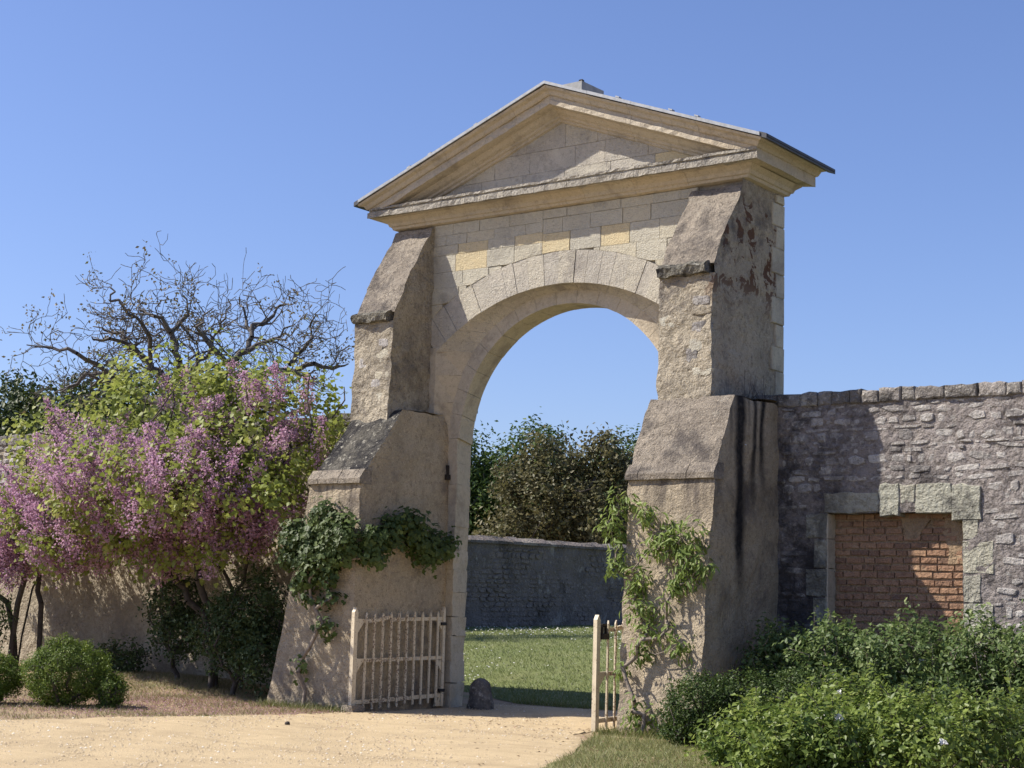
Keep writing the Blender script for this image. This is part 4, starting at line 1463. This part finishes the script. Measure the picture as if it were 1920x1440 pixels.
def shrub(name, label, cat, base, lobes, nclump, per, sig, size, tmpl, mat, seed, stems=True, group=None, upb=.4, stem_mat='bark_dark', r0=.006, shell=(.5, 1.0), hang=0.0, blooms=0, zmin=.02, nf=.42, shoot=.12):
    r = np.random.default_rng(seed)
    t = thing(name, label, cat, base, group)
    p, d, _ = lobes_points(lobes, nclump, r, shell, nf)
    zg = np.array([gz(q[0], q[1]) for q in p])
    keep = p[:, 2] > zg + zmin
    p, d = p[keep], d[keep]
    C, D = clump(p, per, sig, r, d)
    # shoots that stick out of the outline
    k = max(6, len(p) // 9)
    hi = p[np.argsort(-(d[:, 2] + r.uniform(0, .9, len(d))))[:k]]
    sdir = (hi - np.array(base)) * np.array([.5, .5, 0])
    sdir = sdir + np.array([0, 0, .8]) + r.normal(0, .3, hi.shape)
    sdir /= np.linalg.norm(sdir, axis=1, keepdims=True)
    ln = r.uniform(.5, 1.6, k)[:, None, None] * shoot
    tt = np.linspace(0, 1, 11)[None, :, None]
    SC_ = (hi[:, None, :] + sdir[:, None, :] * ln * tt + r.normal(0, size * .22, (k, 11, 3))).reshape(-1, 3)
    nmain = len(C) // per
    C = np.concatenate([C, SC_])
    D = np.concatenate([D, np.repeat(sdir, 11, 0)])
    tint_all = np.concatenate([np.repeat(r.uniform(0.05, .8, nmain), per), np.repeat(r.uniform(.4, .95, k), 11)])
    zg = np.zeros(len(C)) + gz(base[0], base[1])
    C[:, 2] = np.maximum(C[:, 2], zg + .015)
    leaves('foliage', C, size, tmpl, mat, t, seed, D, upb, .45, tint=tint_all, hang=hang)
    if shoot > .03: tubes('shoots', hi, hi + sdir * ln[:, 0] * 1.0, np.full(k, .003), np.full(k, .0015), 4, M[stem_mat], t, 'stuff')
    if stems:
        sel = p[r.permutation(len(p))[:min(len(p), 140)]]
        b = np.array(base, float)
        roots = [b + np.array([0, 0, -.03]), b + np.array([0, 0, .06])]
        P, par, cnt, _ = grow(roots, sel, .14, .2, .3, .1, seed)
        skeleton('stems', P, par, cnt, r0, .4, M[stem_mat], t, 5)
    for i in range(blooms):
        q = p[r.integers(len(p))]
        q = q + d[0] * 0 + (q - np.array(base)) * np.array([.04, .04, .03])
        off = (np.array(CAM_LOC) - q)
        off[2] = 1.0
        B = np.repeat((q + off / np.linalg.norm(off) * .10)[None], 9, 0)
        leaves('bloom', B, .045, T_HEART, M['bloom'], t, seed + i, np.repeat((off / np.linalg.norm(off))[None], 9, 0), .6, kind=None)
    return t


# ------------------------------------------------------------------ redbud (Judas) trees
def redbud(label, base, lobes, nleafc, nflow, seed, r0=.0085, pink_left=True):
    r = np.random.default_rng(seed)
    t = thing('blossom_tree', label, 'tree', base, 'purple blossoming trees against the garden wall')
    p, d, k = lobes_points(lobes, 900, r, (.35, 1.0), .3)
    b = np.array(base, float)
    tips = p[:240]
    roots = [b + np.array([0, 0, -.05]), b + np.array([.02, 0, .18])]
    # several main stems first
    for q, (ox, oy, lx) in enumerate(((0, 0, -2.2), (.35, .2, -.2), (-.3, .25, 1.4), (.15, -.25, .7))):
        mine = [u for u in tips if min(range(4), key=lambda z_: abs(u[0] - b[0] - (-2.2, -.2, 1.4, .7)[z_]) + .8 * abs(u[1] - b[1] - (0, .8, .6, -1.2)[z_])) == q]
        if not mine: continue
        bb = b + np.array([ox, oy, 0])
        P, par, cnt, ends = grow([bb + np.array([0, 0, -.06]), bb + np.array([.05 * lx, 0, .5]), bb + np.array([.16 * lx, 0, 1.1])], mine, .26, .18, .34, .12, seed + q)
        skeleton('trunk', P, par, cnt, r0, .4, M['bark_dark'], t, 7)
    # leaf clumps: at the outside and everywhere
    lp, ld, _ = lobes_points(lobes, nleafc, r, (.62, 1.06), .38)
    C, D = clump(lp, 40, .125, r, ld)
    leaves('foliage', C, .074, T_HEART, M['rb_leaf'], t, seed + 1, D, .5, tint=np.repeat(r.uniform(.0, .9, len(lp)), 40))
    # blossom sprays: elongated, pointing up and outwards, along branches
    fp, fd, _ = lobes_points(lobes, nflow * 2, r, (.5, 1.0), .35)
    kp = np.argsort(fp[:, 2] + r.normal(0, 1.1, len(fp)))[:nflow]      # older wood, lower down, flowers most
    fp, fd = fp[kp], fd[kp]
    ax = fd * np.array([.8, .8, .3]) + np.array([0, 0, .75]) + r.normal(0, .25, fd.shape)
    ax /= np.linalg.norm(ax, axis=1, keepdims=True)
    n = 270
    s = r.uniform(-.5, .5, (len(fp), n, 1))
    Ls = r.uniform(.35, .8, (len(fp), 1, 1))
    wd = (.078 * (1.25 - np.abs(s + .1) * 1.6))
    C = fp[:, None, :] + ax[:, None, :] * s * Ls + r.normal(0, 1, (len(fp), n, 3)) * wd
    leaves('blossom', C.reshape(-1, 3), .042, T_PETAL, M['rb_flower'], t, seed + 2, None, .2, tint=np.repeat(r.uniform(.1, .8, len(fp)), n))
    A = fp - ax * Ls[:, 0] * .55
    B = fp + ax * Ls[:, 0] * .5
    tubes('twigs', A, B, np.full(len(A), .008), np.full(len(A), .004), 4, M['bark_dark'], t, 'stuff')
    return t


redbud('large spreading tree with purple-pink blossom and lime leaves beside the left buttress', (-6.05, -.45, .12),
       [(-6.6, -1.1, 4.1, 2.1, 1.4, 1.25), (-8.5, -.9, 3.55, 1.8, 1.3, 1.3), (-4.75, -.9, 4.0, 1.25, 1.3, .95), (-5.2, -1.5, 3.2, 1.3, 1.2, .95), (-7.2, -1.6, 3.0, 1.5, 1.3, .8), (-9.6, -.8, 2.95, 1.1, 1.1, .9), (-7.9, -1.5, 2.75, 1.5, 1.0, .6), (-5.4, -1.4, 2.6, 1.25, .9, .6), (-4.2, -1.6, 3.0, .75, .7, .6), (-6.6, -1.3, 2.35, 1.1, .8, .45), (-8.8, -1.2, 2.3, 1.0, .8, .4), (-4.9, -2.6, 3.15, 1.05, .85, .6), (-6.3, -2.4, 3.2, 1.2, .9, .65), (-5.6, -.6, 4.75, 1.0, .9, .55), (-3.9, -.7, 4.35, .65, .7, .5)],
       640, 460, 5)
redbud('smaller purple-blossom tree at the left edge of the photo, with bare lower stems', (-11.0, -.5, .2),
       [(-11.2, -.8, 2.55, 1.1, .9, .75), (-12.4, -.6, 2.5, 1.0, .9, .7), (-10.4, -1.0, 2.35, .8, .7, .5)],
       60, 190, 8)


# ------------------------------------------------------------------ bare tree behind the wall
def bare_tree():
    base = np.array((-15.2, 6.9, .55))
    t = thing('bare_tree', 'tall nearly leafless spreading tree rising behind the left garden wall', 'tree', tuple(base))
    r = np.random.default_rng(44)
    ax = np.array(rt[:])
    ax[2] = 0
    ax /= np.linalg.norm(ax)
    dv = np.array(fw[:])
    dv[2] = 0
    dv /= np.linalg.norm(dv)
    S = .0039          # metres per pixel of the limb sketch below

    def W(x, y, d): return base + ax * (x - 1000) * S * 1.04 + dv * d + np.array([0, 0, (930 - y) * S * .88 + 5.1])
    limbs = [[(720, 800), (640, 740), (560, 700), (480, 630), (380, 605), (300, 640), (200, 720), (130, 730)],
             [(480, 630), (400, 560), (250, 520), (120, 515)],
             [(870, 700), (820, 650), (760, 570), (690, 510), (600, 450), (575, 370), (480, 330), (380, 300)],
             [(690, 510), (560, 440), (470, 440)], [(760, 570), (800, 440), (740, 320), (600, 230), (590, 130)],
             [(1010, 740), (1000, 640), (960, 540), (930, 400), (860, 330), (760, 280)], [(930, 400), (1000, 260), (960, 130)],
             [(1000, 640), (1060, 500), (1090, 420), (1100, 320), (1160, 220), (1160, 80)],
             [(1200, 700), (1235, 580), (1330, 480), (1335, 330), (1290, 240), (1240, 80)], [(1335, 330), (1420, 240), (1480, 130), (1470, 80)],
             [(1235, 580), (1130, 460), (1090, 390), (1180, 260)],
             [(1310, 670), (1400, 600), (1530, 560), (1690, 520), (1790, 545), (1880, 500)], [(1560, 550), (1600, 450), (1670, 350), (1650, 260), (1690, 190)],
             [(1330, 480), (1480, 400), (1600, 300)], [(1400, 600), (1560, 610), (1720, 680)], [(1010, 640), (1150, 560), (1330, 540)], [(560, 700), (450, 690), (420, 760)]]
    roots = {0: .9, 2: .3, 5: -.4, 8: .1, 11: .8}
    E = []              # edges a,b,ra,rb
    starts = []
    trunk_top = W(1040, 900, 0)
    E.append((base + np.array([0, 0, -.2]), base + np.array([0, 0, 1.2]), .34, .29))
    E.append((base + np.array([0, 0, 1.2]), trunk_top, .29, .26))
    dep0 = {}
    for li, L in enumerate(limbs):
        main = li in roots
        d0 = roots.get(li, r.uniform(-.8, .8))
        pts = []
        for i, (x, y) in enumerate(L):
            dd = d0 * (1 if main else 1) + r.normal(0, .15) + i * .12 * np.sign(d0)
            key = (x, y)
            if key in dep0: dd = dep0[key]
            dep0[key] = dd
            pts.append(W(x, y, dd))
        if main:
            pts = [trunk_top] + pts
            rad = .10
        else:
            rad = .045
        # finer, kinked
        fine = [pts[0]]
        for a, b in zip(pts[:-1], pts[1:]):
            n = 3
            for i in range(1, n + 1):
                q = a + (b - a) * i / n
                if i < n: q = q + r.normal(0, .05, 3)
                fine.append(q)
        m = len(fine) - 1
        for i in range(m):
            r0_, r1_ = rad * (1 - i / m) ** .8 + .013, rad * (1 - (i + 1) / m) ** .8 + .013
            E.append((fine[i], fine[i + 1], r0_, r1_))
            starts.append((fine[i + 1], fine[i + 1] - fine[i], r1_))
    tips = []

    def twig(p, d, rad, lev):
        n = r.integers(3, 5)
        L = {0: .24, 1: .18, 2: .13}[lev] * r.uniform(.7, 1.3)
        d = d / (np.linalg.norm(d) + 1e-9)
        for i in range(n):
            d = d + r.normal(0, .42, 3) + np.array([0, 0, .10])
            d = d / np.linalg.norm(d)
            q = p + d * L * r.uniform(.6, 1.2)
            E.append((p, q, rad, rad * .82))
            rad *= .82
            p = q
            if lev < 2 and r.random() < .85:
                twig(p, d + r.normal(0, .8, 3), rad * .75, lev + 1)
        tips.append(p)
    for p, d, rad in starts:
        if p[2] < base[2] + 4.0 or r.random() < .38: continue
        for _ in range(1):
            twig(p, d * .6 / (np.linalg.norm(d) + 1e-9) + r.normal(0, .7, 3) + np.array([0, 0, .35]), min(.03, max(.012, rad * .5)), 0 if rad > .02 or r.random() < .5 else 1)
    A = np.array([e[0] for e in E])
    B = np.array([e[1] for e in E])
    ra = np.array([max(e[2], .0075) for e in E])
    rb = np.array([max(e[3], .006) for e in E])
    big = ra > .045
    tubes('trunk', A[big], B[big], ra[big], rb[big], 9, M['bare_bark'], t)
    tubes('branches', A[~big], B[~big], ra[~big], rb[~big], 4, M['bare_bark'], t, 'stuff')
    tp = np.array(tips)
    dens = np.array([noise.noise(Vector(q * .9)) for q in tp])
    tp = tp[dens + r.normal(0, .12, len(tp)) > .30]
    C = clump(tp, 7, .07, r)
    leaves('leaf_buds', C, .085, T_OVAL, M['bud'], t, 3, None, .2)


bare_tree()


# ------------------------------------------------------------------ background trees
def leafy_tree(name, label, base, lobes, nclump, per, sig, size, mat, seed, group=None, bark='bark_dark', r0=.02, tmpl=T_OVAL):
    r = np.random.default_rng(seed)
    b = np.array((base[0], base[1], gz(base[0], base[1])))
    t = thing(name, label, 'tree', tuple(b), group)
    lb = [(b[0] + l[0], b[1] + l[1], b[2] + l[2], l[3], l[4], l[5]) for l in lobes]
    p, d, k = lobes_points(lb, nclump, r, (.5, 1.0), .34)
    C, D = clump(p, per, sig, r, d)
    leaves('crown', C, size, tmpl, mat, t, seed, D, .35, tint=np.repeat(r.uniform(0, .85, len(p)), per))
    P, par, cnt, _ = grow([b + np.array([0, 0, -.2]), b + np.array([0, 0, 1.0]), b + np.array([.1, 0, 2.0])], p[:120], .6, .15, .4, .1, seed)
    skeleton('trunk', P, par, cnt, r0, .5, M[bark], t, 7)
    return t


LB = [(0, 0, 5.0, 2.3, 2.3, 2.2), (1.5, .5, 4.2, 1.8, 1.8, 1.7), (-1.5, -.4, 4.4, 1.9, 1.9, 1.7), (.3, .6, 6.3, 1.5, 1.5, 1.4), (0, 0, 2.6, 2.0, 2.0, 1.5)]
G1 = 'dark green trees beyond the left garden wall'
for i, (x, y, s, lab) in enumerate([(-34.6, 15.9, 1.05, 'dark oak at the far left edge, beyond the garden wall'),
                                    (-32.2, 16.4, .98, 'dark round-topped tree just left of the bare tree, behind the wall'),
                                    (-30.0, 16.6, 1.07, 'taller dull-green tree rising behind the left reach of the bare tree'),
                                    (-26.6, 17.5, 1.0, 'green tree half hidden behind the top of the blossom tree'),
                                    (-38.8, 13.5, 1.05, 'dark tree beyond the left end of the garden wall')]):
    leafy_tree('oak_tree', lab, (x, y), [tuple(v * s for v in l) for l in LB], 700, 30, .25, .20, M['oak'] if i != 2 else M['walnut'] if False else M['oak'], 60 + i, G1)
G2 = 'trees beyond the far wall seen through the arch'
TB = [(0, 0, 5.4, 1.8, 1.8, 1.9), (.9, .4, 4.2, 1.7, 1.7, 1.6), (-1.0, -.3, 4.4, 1.7, 1.7, 1.6), (.1, .2, 2.6, 2.0, 2.0, 1.6)]
for i, (x, y, s, lab, mk_) in enumerate([(-25.6, 30.2, .98, 'dark green tree seen through the arch against its left jamb', 'green_tree'),
                                         (-22.9, 31.6, 1.0, 'loose green tree behind the bronze tree, its top showing left of centre in the arch', 'green_tree'),
                                         (-20.6, 34.8, .98, 'bright green tree seen through the arch beside the right buttress', 'green_tree'),
                                         (-28.5, 29.0, 1.0, 'dark tree hidden mostly behind the left arch jamb', 'oak'),
                                         (-24.5, 38.0, .9, 'distant green tree in the gap between bronze and bright green trees', 'oak')]):
    leafy_tree('green_tree', lab, (x, y), [tuple(v * s for v in l) for l in TB], 720, 28, .24, .18, M[mk_], 80 + i, G2)
leafy_tree('bronze_tree', 'broad bronze-brown leafing tree seen through the arch above the far wall', (-18.6, 27.4),
           [(-.7, -.5, 3.8, 1.7, 1.7, 1.5), (.8, .5, 3.5, 1.8, 1.8, 1.5), (-.6, -.3, 5.4, .95, .95, 1.0), (-1.3, -.9, 4.8, .8, .8, .8), (1.0, .8, 5.7, .75, .75, .8), (1.7, 1.2, 5.0, .8, .8, .8), (.2, .1, 5.0, .8, .8, .7), (-1.5, -1.1, 2.4, 1.4, 1.4, 1.2), (1.3, .9, 2.1, 1.5, 1.5, 1.2)],
           860, 26, .2, .165, M['walnut'], 99, G2, r0=.014, tmpl=T_OVAL)

# ------------------------------------------------------------------ clipped box balls, left foreground
GB = 'clipped box bushes along the drive'
for lab, b, rad, sd_ in (('large round clipped box bush on the dry verge, left foreground', (-4.80, -4.36), (.55, .55, .44), 1),
                         ('box bush cut by the left edge of the photo', (-5.85, -4.9), (.50, .50, .34), 2),
                         ('smallest box bush, tucked beside the large round one', (-4.15, -4.15), (.20, .20, .22), 3)):
    shrub('box_bush', lab, 'bush', (b[0], b[1], gz(*b)), [(b[0], b[1], gz(*b) + rad[2] * .98, *rad)], int(650 * rad[0] * rad[0] / .27) + 60, 34, .035, .028, T_OVAL, M['box'], 200 + sd_, True, GB, .5, shell=(.72, 1.0), nf=.24, shoot=.05)

# shrubs under the redbud
GS = 'dark shrubs below the blossom tree'
for lab, b, lob, n, sd_ in (
        ('upright dark rose shrub standing alone against the rendered wall', (-7.05, -.35), [(-7.1, -.4, 1.35, .48, .45, .5), (-7.0, -.4, .85, .42, .4, .35)], 210, 1),
        ('broad dark shrub filling the corner beside the left buttress', (-5.2, -.9), [(-5.3, -.9, .95, .65, .55, .6), (-4.75, -.95, 1.25, .55, .5, .65), (-4.5, -1.0, .55, .5, .5, .45)], 420, 2),
        ('dark leafy shrub at the left edge below the small blossom tree', (-11.2, -1.2), [(-11.2, -1.2, .95, .6, .55, .65), (-12.0, -1.1, .7, .7, .6, .55)], 260, 3),
        ('low weedy shrub at the foot of the rendered wall', (-8.7, -.2), [(-8.7, -.2, .38, .5, .35, .28)], 80, 4)):
    shrub('garden_shrub', lab, 'shrub', (b[0], b[1], gz(*b)), lob, n, 24, .075, .06, T_OVAL, M['rose_dark'], 300 + sd_, True, GS, .4)


# ------------------------------------------------------------------ climbers on the buttresses
def climber(name, label, base, tips, per, sig, size, tmpl, mat, seed, r0, outv, stem, seg=.16, nleaf=None, hang=.6, extra=None):
    r = np.random.default_rng(seed)
    t = thing(name, label, 'climber', tuple(base))
    tips = np.array(tips, float)
    roots = [np.array(base, float), np.array(base, float) + np.array([0, .03, .25])]
    P, par, cnt, _ = grow(roots, tips, seg, .22, .25, .05, seed)
    skeleton('stems', P, par, cnt, r0, .42, stem, t, 6)
    C = clump(tips, per, sig, r)
    leaves('foliage', C, size, tmpl, mat, t, seed, np.repeat(np.array([outv], float), len(C), 0), .35, tint=np.repeat(r.uniform(.05, .85, len(tips)), per), hang=hang)
    return t


r = np.random.default_rng(17)
tipsL = []
while len(tipsL) < 120:
    x, z = r.uniform(-3.2, -2.05), r.uniform(1.45, 2.8)
    lo = 1.75 + .45 * (x + 2.05) / -1.3 * -1 + (.25 if x > -2.4 else 0)
    if z > 2.72 - .25 * abs(x + 2.4) + .08 * math.sin(x * 9): continue
    if z < 2.0 and (x < -2.95 or x > -2.35 or r.random() < .45): continue
    if z < 1.75 and r.random() < .75: continue
    tipsL.append((x, -1.82 - r.uniform(.03, .22) + (z - 1.5) * .03, z))
for k in range(85):
    y = r.uniform(-1.75, .10)
    tipsL.append((-2.03 + r.uniform(.02, .2), y, 2.42 + .16 * math.sin(y * 5) + r.uniform(-.22, .20) - max(0, y + .3) * .18))
tipsL += [(-2.5, -1.9, 1.15), (-2.42, -1.88, 1.12), (-2.85, -1.92, .6)]
climber('climbing_vine', 'dark green climber covering the middle of the left buttress', (-2.80, -1.90, 0), tipsL, 30, .075, .075, T_LOBE, M['vine_l'], 400, .003, (.3, -.8, .1), M['vine_stem'])
tipsR = []
rr2 = np.random.default_rng(5)
for (x, z, s, n) in ((2.15, 2.75, .12, 12), (2.1, 2.45, .13, 13), (2.12, 2.05, .12, 12), (2.55, 2.62, .10, 10), (2.62, 2.30, .16, 18), (2.9, 2.38, .14, 14), (3.2, 2.35, .12, 10), (3.05, 2.05, .15, 16),
                     (3.32, 1.95, .13, 13), (3.0, 1.75, .14, 13), (2.5, 1.85, .12, 10), (2.55, 1.45, .16, 16), (2.75, 1.25, .12, 10), (2.6, 1.0, .12, 11), (3.05, 1.05, .12, 8), (2.35, 1.75, .07, 4), (2.3, .75, .06, 3), (2.55, .35, .08, 3), (2.65, .15, .14, 9)):
    for k in range(int(n * .75)):
        q = rr2.normal(0, s * .7, 2)
        zz = z + q[1]
        yf = -1.84 + .22 * min(1, max(0, zz / 1.3)) + .22 * min(1, max(0, (zz - 1.3) / 1.8))
        tipsR.append((x + q[0], yf - rr2.uniform(.03, .20), max(.08, zz)))
climber('climbing_vine', 'bright green sparse climber with bare stems on the right buttress', (2.72, -1.95, 0), tipsR, 13, .05, .10, T_LONG, M['vine_r'], 401, .0032, (.1, -.7, .2), M['vine_stem'], hang=1.6)

# ------------------------------------------------------------------ right-hand planting
GR = 'rose bushes in front of the rubble wall'
for lab, b, lob, n, sd_, bl in (
        ('slim rose bush in the corner between right buttress and rubble wall', (3.85, -.75), [(3.85, -.75, .85, .38, .35, .42)], 150, 1, 0),
        ('rose bush with a few white blooms left of the bricked-up opening', (4.75, -.95), [(4.75, -.95, .9, .6, .55, .5), (4.6, -.95, .55, .6, .55, .4)], 330, 2, 5),
        ('tall dense rose bush in front of the bricked-up opening', (5.65, -1.0), [(5.65, -1.0, .95, .65, .6, .52), (5.8, -1.1, .5, .65, .6, .4)], 370, 3, 1),
        ('dense rose bush below the right jamb of the bricked-up opening', (6.5, -1.1), [(6.5, -1.1, .95, .65, .6, .5), (6.5, -1.2, .5, .65, .6, .4)], 370, 4, 1),
        ('rose bush cut by the right edge of the photo', (7.35, -1.2), [(7.35, -1.2, 1.0, .65, .6, .55), (7.3, -1.2, .5, .7, .6, .4)], 370, 5, 0)):
    shrub('rose_bush', lab, 'bush', (b[0], b[1], gz(*b)), lob, n, 24, .065, .062, T_OVAL, M['rose'], 500 + sd_, True, GR, .45, nf=.55, shoot=.18, stem_mat='vine_stem', blooms=bl, r0=.004)
GH = 'low box hedge edging the bed'
for lab, lob, n, sd_ in (('front left end of the low box hedge, beside the right buttress', [(4.0, -2.75, .42, .46, .42, .36), (4.4, -2.55, .42, .5, .42, .36), (3.9, -2.7, .2, .4, .4, .2)], 800, 1),
                         ('middle length of the low box hedge behind the pale shrubs', [(4.95, -2.35, .46, .5, .42, .36), (5.4, -2.25, .38, .45, .4, .32)], 620, 2),
                         ('low box hedge at the right edge under the rose bushes', [(7.4, -2.55, .35, .6, .4, .30)], 260, 3)):
    c = lob[0]
    shrub('box_hedge', lab, 'hedge', (c[0], c[1], gz(c[0], c[1])), lob, n, 34, .045, .032, T_OVAL, M['hedge'], 600 + sd_, True, GH, .5, shell=(.7, 1.0), nf=.24, shoot=.05)
GP = 'pale green shrubs in the front of the bed'
for lab, lob, n, sd_, bl in (('pale green shrub at the lower left of the bed, next to the verge', [(5.55, -4.15, .28, .5, .5, .33), (5.35, -4.4, .2, .42, .4, .25)], 330, 1, 0),
                             ('pale green shrub with tiny white flowers behind the front row', [(5.85, -3.2, .44, .42, .4, .34)], 200, 2, 5),
                             ('pale green shrub bulging over the bottom edge of the photo', [(6.25, -4.6, .30, .6, .5, .36), (6.0, -4.9, .22, .5, .4, .28)], 330, 3, 2),
                             ('pale green shrub in the middle of the front row', [(6.6, -3.7, .40, .6, .5, .36)], 260, 4, 1),
                             ('pale green shrub in the lower right corner', [(7.3, -3.6, .38, .6, .5, .38), (7.1, -4.3, .28, .6, .5, .36)], 380, 5, 3)):
    c = lob[0]
    shrub('pale_shrub', lab, 'shrub', (c[0], c[1], gz(c[0], c[1])), lob, int(n * .8), 24, .05, .06, T_OVAL, M['front'], 700 + sd_, True, GP, .55, nf=.62, shoot=.16, blooms=bl, r0=.004)

# ------------------------------------------------------------------ grass, petals, litter
ra_ = random.Random(88)


def blades(name, pts, h, w, mat, seed, label=None, lean=.5):
    r = np.random.default_rng(seed)
    P = np.array(pts, float)
    n = len(P)
    a = r.uniform(0, 2 * np.pi, n)
    hh = h * r.uniform(.5, 1.3, n)
    dx = np.stack([np.cos(a), np.sin(a), np.zeros(n)], 1)
    ln = np.stack([np.cos(a * 2.7 + 1), np.sin(a * 2.7 + 1), np.zeros(n)], 1) * (hh * lean * r.uniform(.2, 1.4, n))[:, None]
    V = np.stack([P - dx * w * .5, P + dx * w * .5, P + ln + np.array([0, 0, 1.]) * hh[:, None]], 1).reshape(-1, 3)
    F = np.arange(n * 3).reshape(-1, 3)
    o = mk_np(name, V, F, mat, None, np.repeat(r.uniform(0, 1, n), 3), 'stuff')
    if label: meta(o, label, 'grass')
    return o


pts = []
while len(pts) < 30000:
    x, y = ra_.uniform(2.4, 8.0), ra_.uniform(-9.5, -2.2)
    if in_poly(x, y, STRIP) and ra_.random() < .5 + .7 * noise.noise(Vector((x * 1.2, y * 1.2, 2))) + .25:
        pts.append((x, y, gz(x, y) + .008))
blades('verge_grass', pts, .05, .008, M['blade_verge'], 1, 'short half-dry grass on the verge below the right buttress', 1.0)
pts = []
while len(pts) < 26000:
    x, y = ra_.uniform(-9, -1.6), ra_.uniform(-7.5, .4)
    d = in_poly(x, y, DRIVE)
    if d or (x > -3.6 and y > -1.75): continue
    k = .28 + .6 * sm((y + 3.2) / 2.2)
    if ra_.random() < k * (.7 + noise.noise(Vector((x, y, 7)))):
        pts.append((x, y, gz(x, y) - .01))
blades('bed_grass', pts, .06, .009, M['blade_dry'], 2, 'thin grass growing on the dry ground before the left wall', .9)
pts = []
for _ in range(2600):
    # weedy tufts at the feet of walls and the drive edge
    e = ra_.choice([(2.15, 3.4, -2.05), (-3.6, -1.9, -1.95), (-1.9, 1.9, 1.85)])
    x = ra_.uniform(e[0], e[1])
    y = e[2] + ra_.gauss(0, .1)
    pts.append((x, y, gz(x, y)))
blades('edge_weeds', pts, .10, .010, M['blade'], 3, 'green weeds along the feet of the gateway', .8)
pts = []
while len(pts) < 90000:
    u = ra_.random()
    y = 1.8 + 26 * u ** 1.5
    x = ra_.uniform(-13, 1.5) if ra_.random() < .9 else ra_.uniform(1.5, 12)
    if not in_poly(x, y, LAWN): continue
    pts.append((x, y, gz(x, y) + .005))
blades('lawn_grass', pts, .05, .016, M['blade_lawn'], 4, 'mown green lawn beyond the archway', .9)
pts = []
while len(pts) < 2600:
    y = ra_.uniform(3, 26)
    x = ra_.uniform(-13, 1)
    if noise.noise(Vector((x * .25, y * .25, 3))) + ra_.gauss(0, .15) > .02: pts.append((x, y, gz(x, y) + .05))
leaves('lawn_daisies', np.array(pts), .035, T_HEART, M['bloom'], None, 12, np.repeat(np.array([[.3, -.5, 1.]]), len(pts), 0), 1.5)
meta(bpy.data.objects['lawn_daisies'], 'tiny white daisies scattered over the sunlit lawn', 'daisies')
pts = []
while len(pts) < 9000:
    x, y = ra_.gauss(-4.3, 2.0), ra_.gauss(-3.0, 1.5)
    if y > .3 or (in_poly(x, y, DRIVE) and ra_.random() < .93): continue
    pts.append((x, y, gz(x, y) + .012))
leaves('fallen_petals', np.array(pts), .026, T_PETAL, M['petal'], None, 9, None, 2.0)
meta(bpy.data.objects['fallen_petals'], 'faded pink petals fallen on the ground below the blossom tree', 'petals')
# fallen leaves along the verge edges and under the shrubs
pts = []
while len(pts) < 1500:
    x, y = ra_.choice([(ra_.gauss(3.4, 1.2), ra_.gauss(-4.2, 1.3)), (ra_.gauss(-3.5, 2.0), ra_.gauss(-3.6, 1.4)), (ra_.uniform(-2, 2), ra_.gauss(-1.8, .5)), (ra_.uniform(4.2, 7.5), ra_.gauss(-4.9, .5))])
    if y > .2 or (in_poly(x, y, DRIVE) and ra_.random() < .75): continue
    pts.append((x, y, gz(x, y) + .014))
leaves('leaf_litter', np.array(pts), .045, T_OVAL, M['litter'], None, 21, None, 2.2)
meta(bpy.data.objects['leaf_litter'], 'dry brown leaves lying along the drive edges', 'leaf litter')
# pebbles on the drive
pts = []
while len(pts) < 16000:
    x, y = ra_.uniform(-6, 8), ra_.uniform(-10, 1.6)
    if in_poly(x, y, DRIVE): pts.append((x, y, gz(x, y) + .008))
P = np.array(pts)
TP = (np.array([(-.5, -.4, 0), (.5, -.45, 0), (.45, .5, 0), (-.4, .45, 0), (0, 0, .55)], float), np.array([(0, 1, 4), (1, 2, 4), (2, 3, 4), (3, 0, 4)]))
sz = nrg.uniform(.006, .017, len(P)) * nrg.choice([1, 1, 1, 1.8], len(P))
an = nrg.uniform(0, 6.28, len(P))
tv = TP[0]
rx = tv[None, :, 0] * np.cos(an)[:, None] - tv[None, :, 1] * np.sin(an)[:, None]
ry = tv[None, :, 0] * np.sin(an)[:, None] + tv[None, :, 1] * np.cos(an)[:, None]
Vp = P[:, None, :] + np.stack([rx, ry, np.repeat(tv[None, :, 2], len(P), 0)], -1) * sz[:, None, None]
Fp = (TP[1][None] + (np.arange(len(P)) * 5)[:, None, None]).reshape(-1, 3)
o = mk_np('drive_pebbles', Vp.reshape(-1, 3), Fp, M['pebble'], None, np.repeat(nrg.uniform(0, 1, len(P)), 5), 'stuff')
meta(o, 'loose pebbles on the sandy drive', 'pebbles')
ck = lathe_rough('pine_cone', (-.62, -4.46, .0), [(.01, .0), (.028, .01), (.034, .026), (.03, .046), (.014, .058), (.004, .06)], M['knob'], 10, .008)
meta(ck, 'small dark round cone lying on the gravel in front of the left buttress', 'cone')
# dry stems on the ledge where the right wall meets the pier
wd = thing('ledge_weed', 'dry dead weed stems on the ledge where rubble wall meets the right pier', 'weed', (3.15, .0, 4.2))
A = np.array([(3.1 + .12 * nrg.normal(), .1 + .2 * nrg.normal(), 4.15) for _ in range(26)])
B = A + np.array([(.1 * nrg.normal(), .1 * nrg.normal(), abs(.16 * nrg.normal()) + .04) for _ in range(26)])
tubes('stems', A, B, np.full(26, .004), np.full(26, .002), 4, M['bark_dark'], wd)
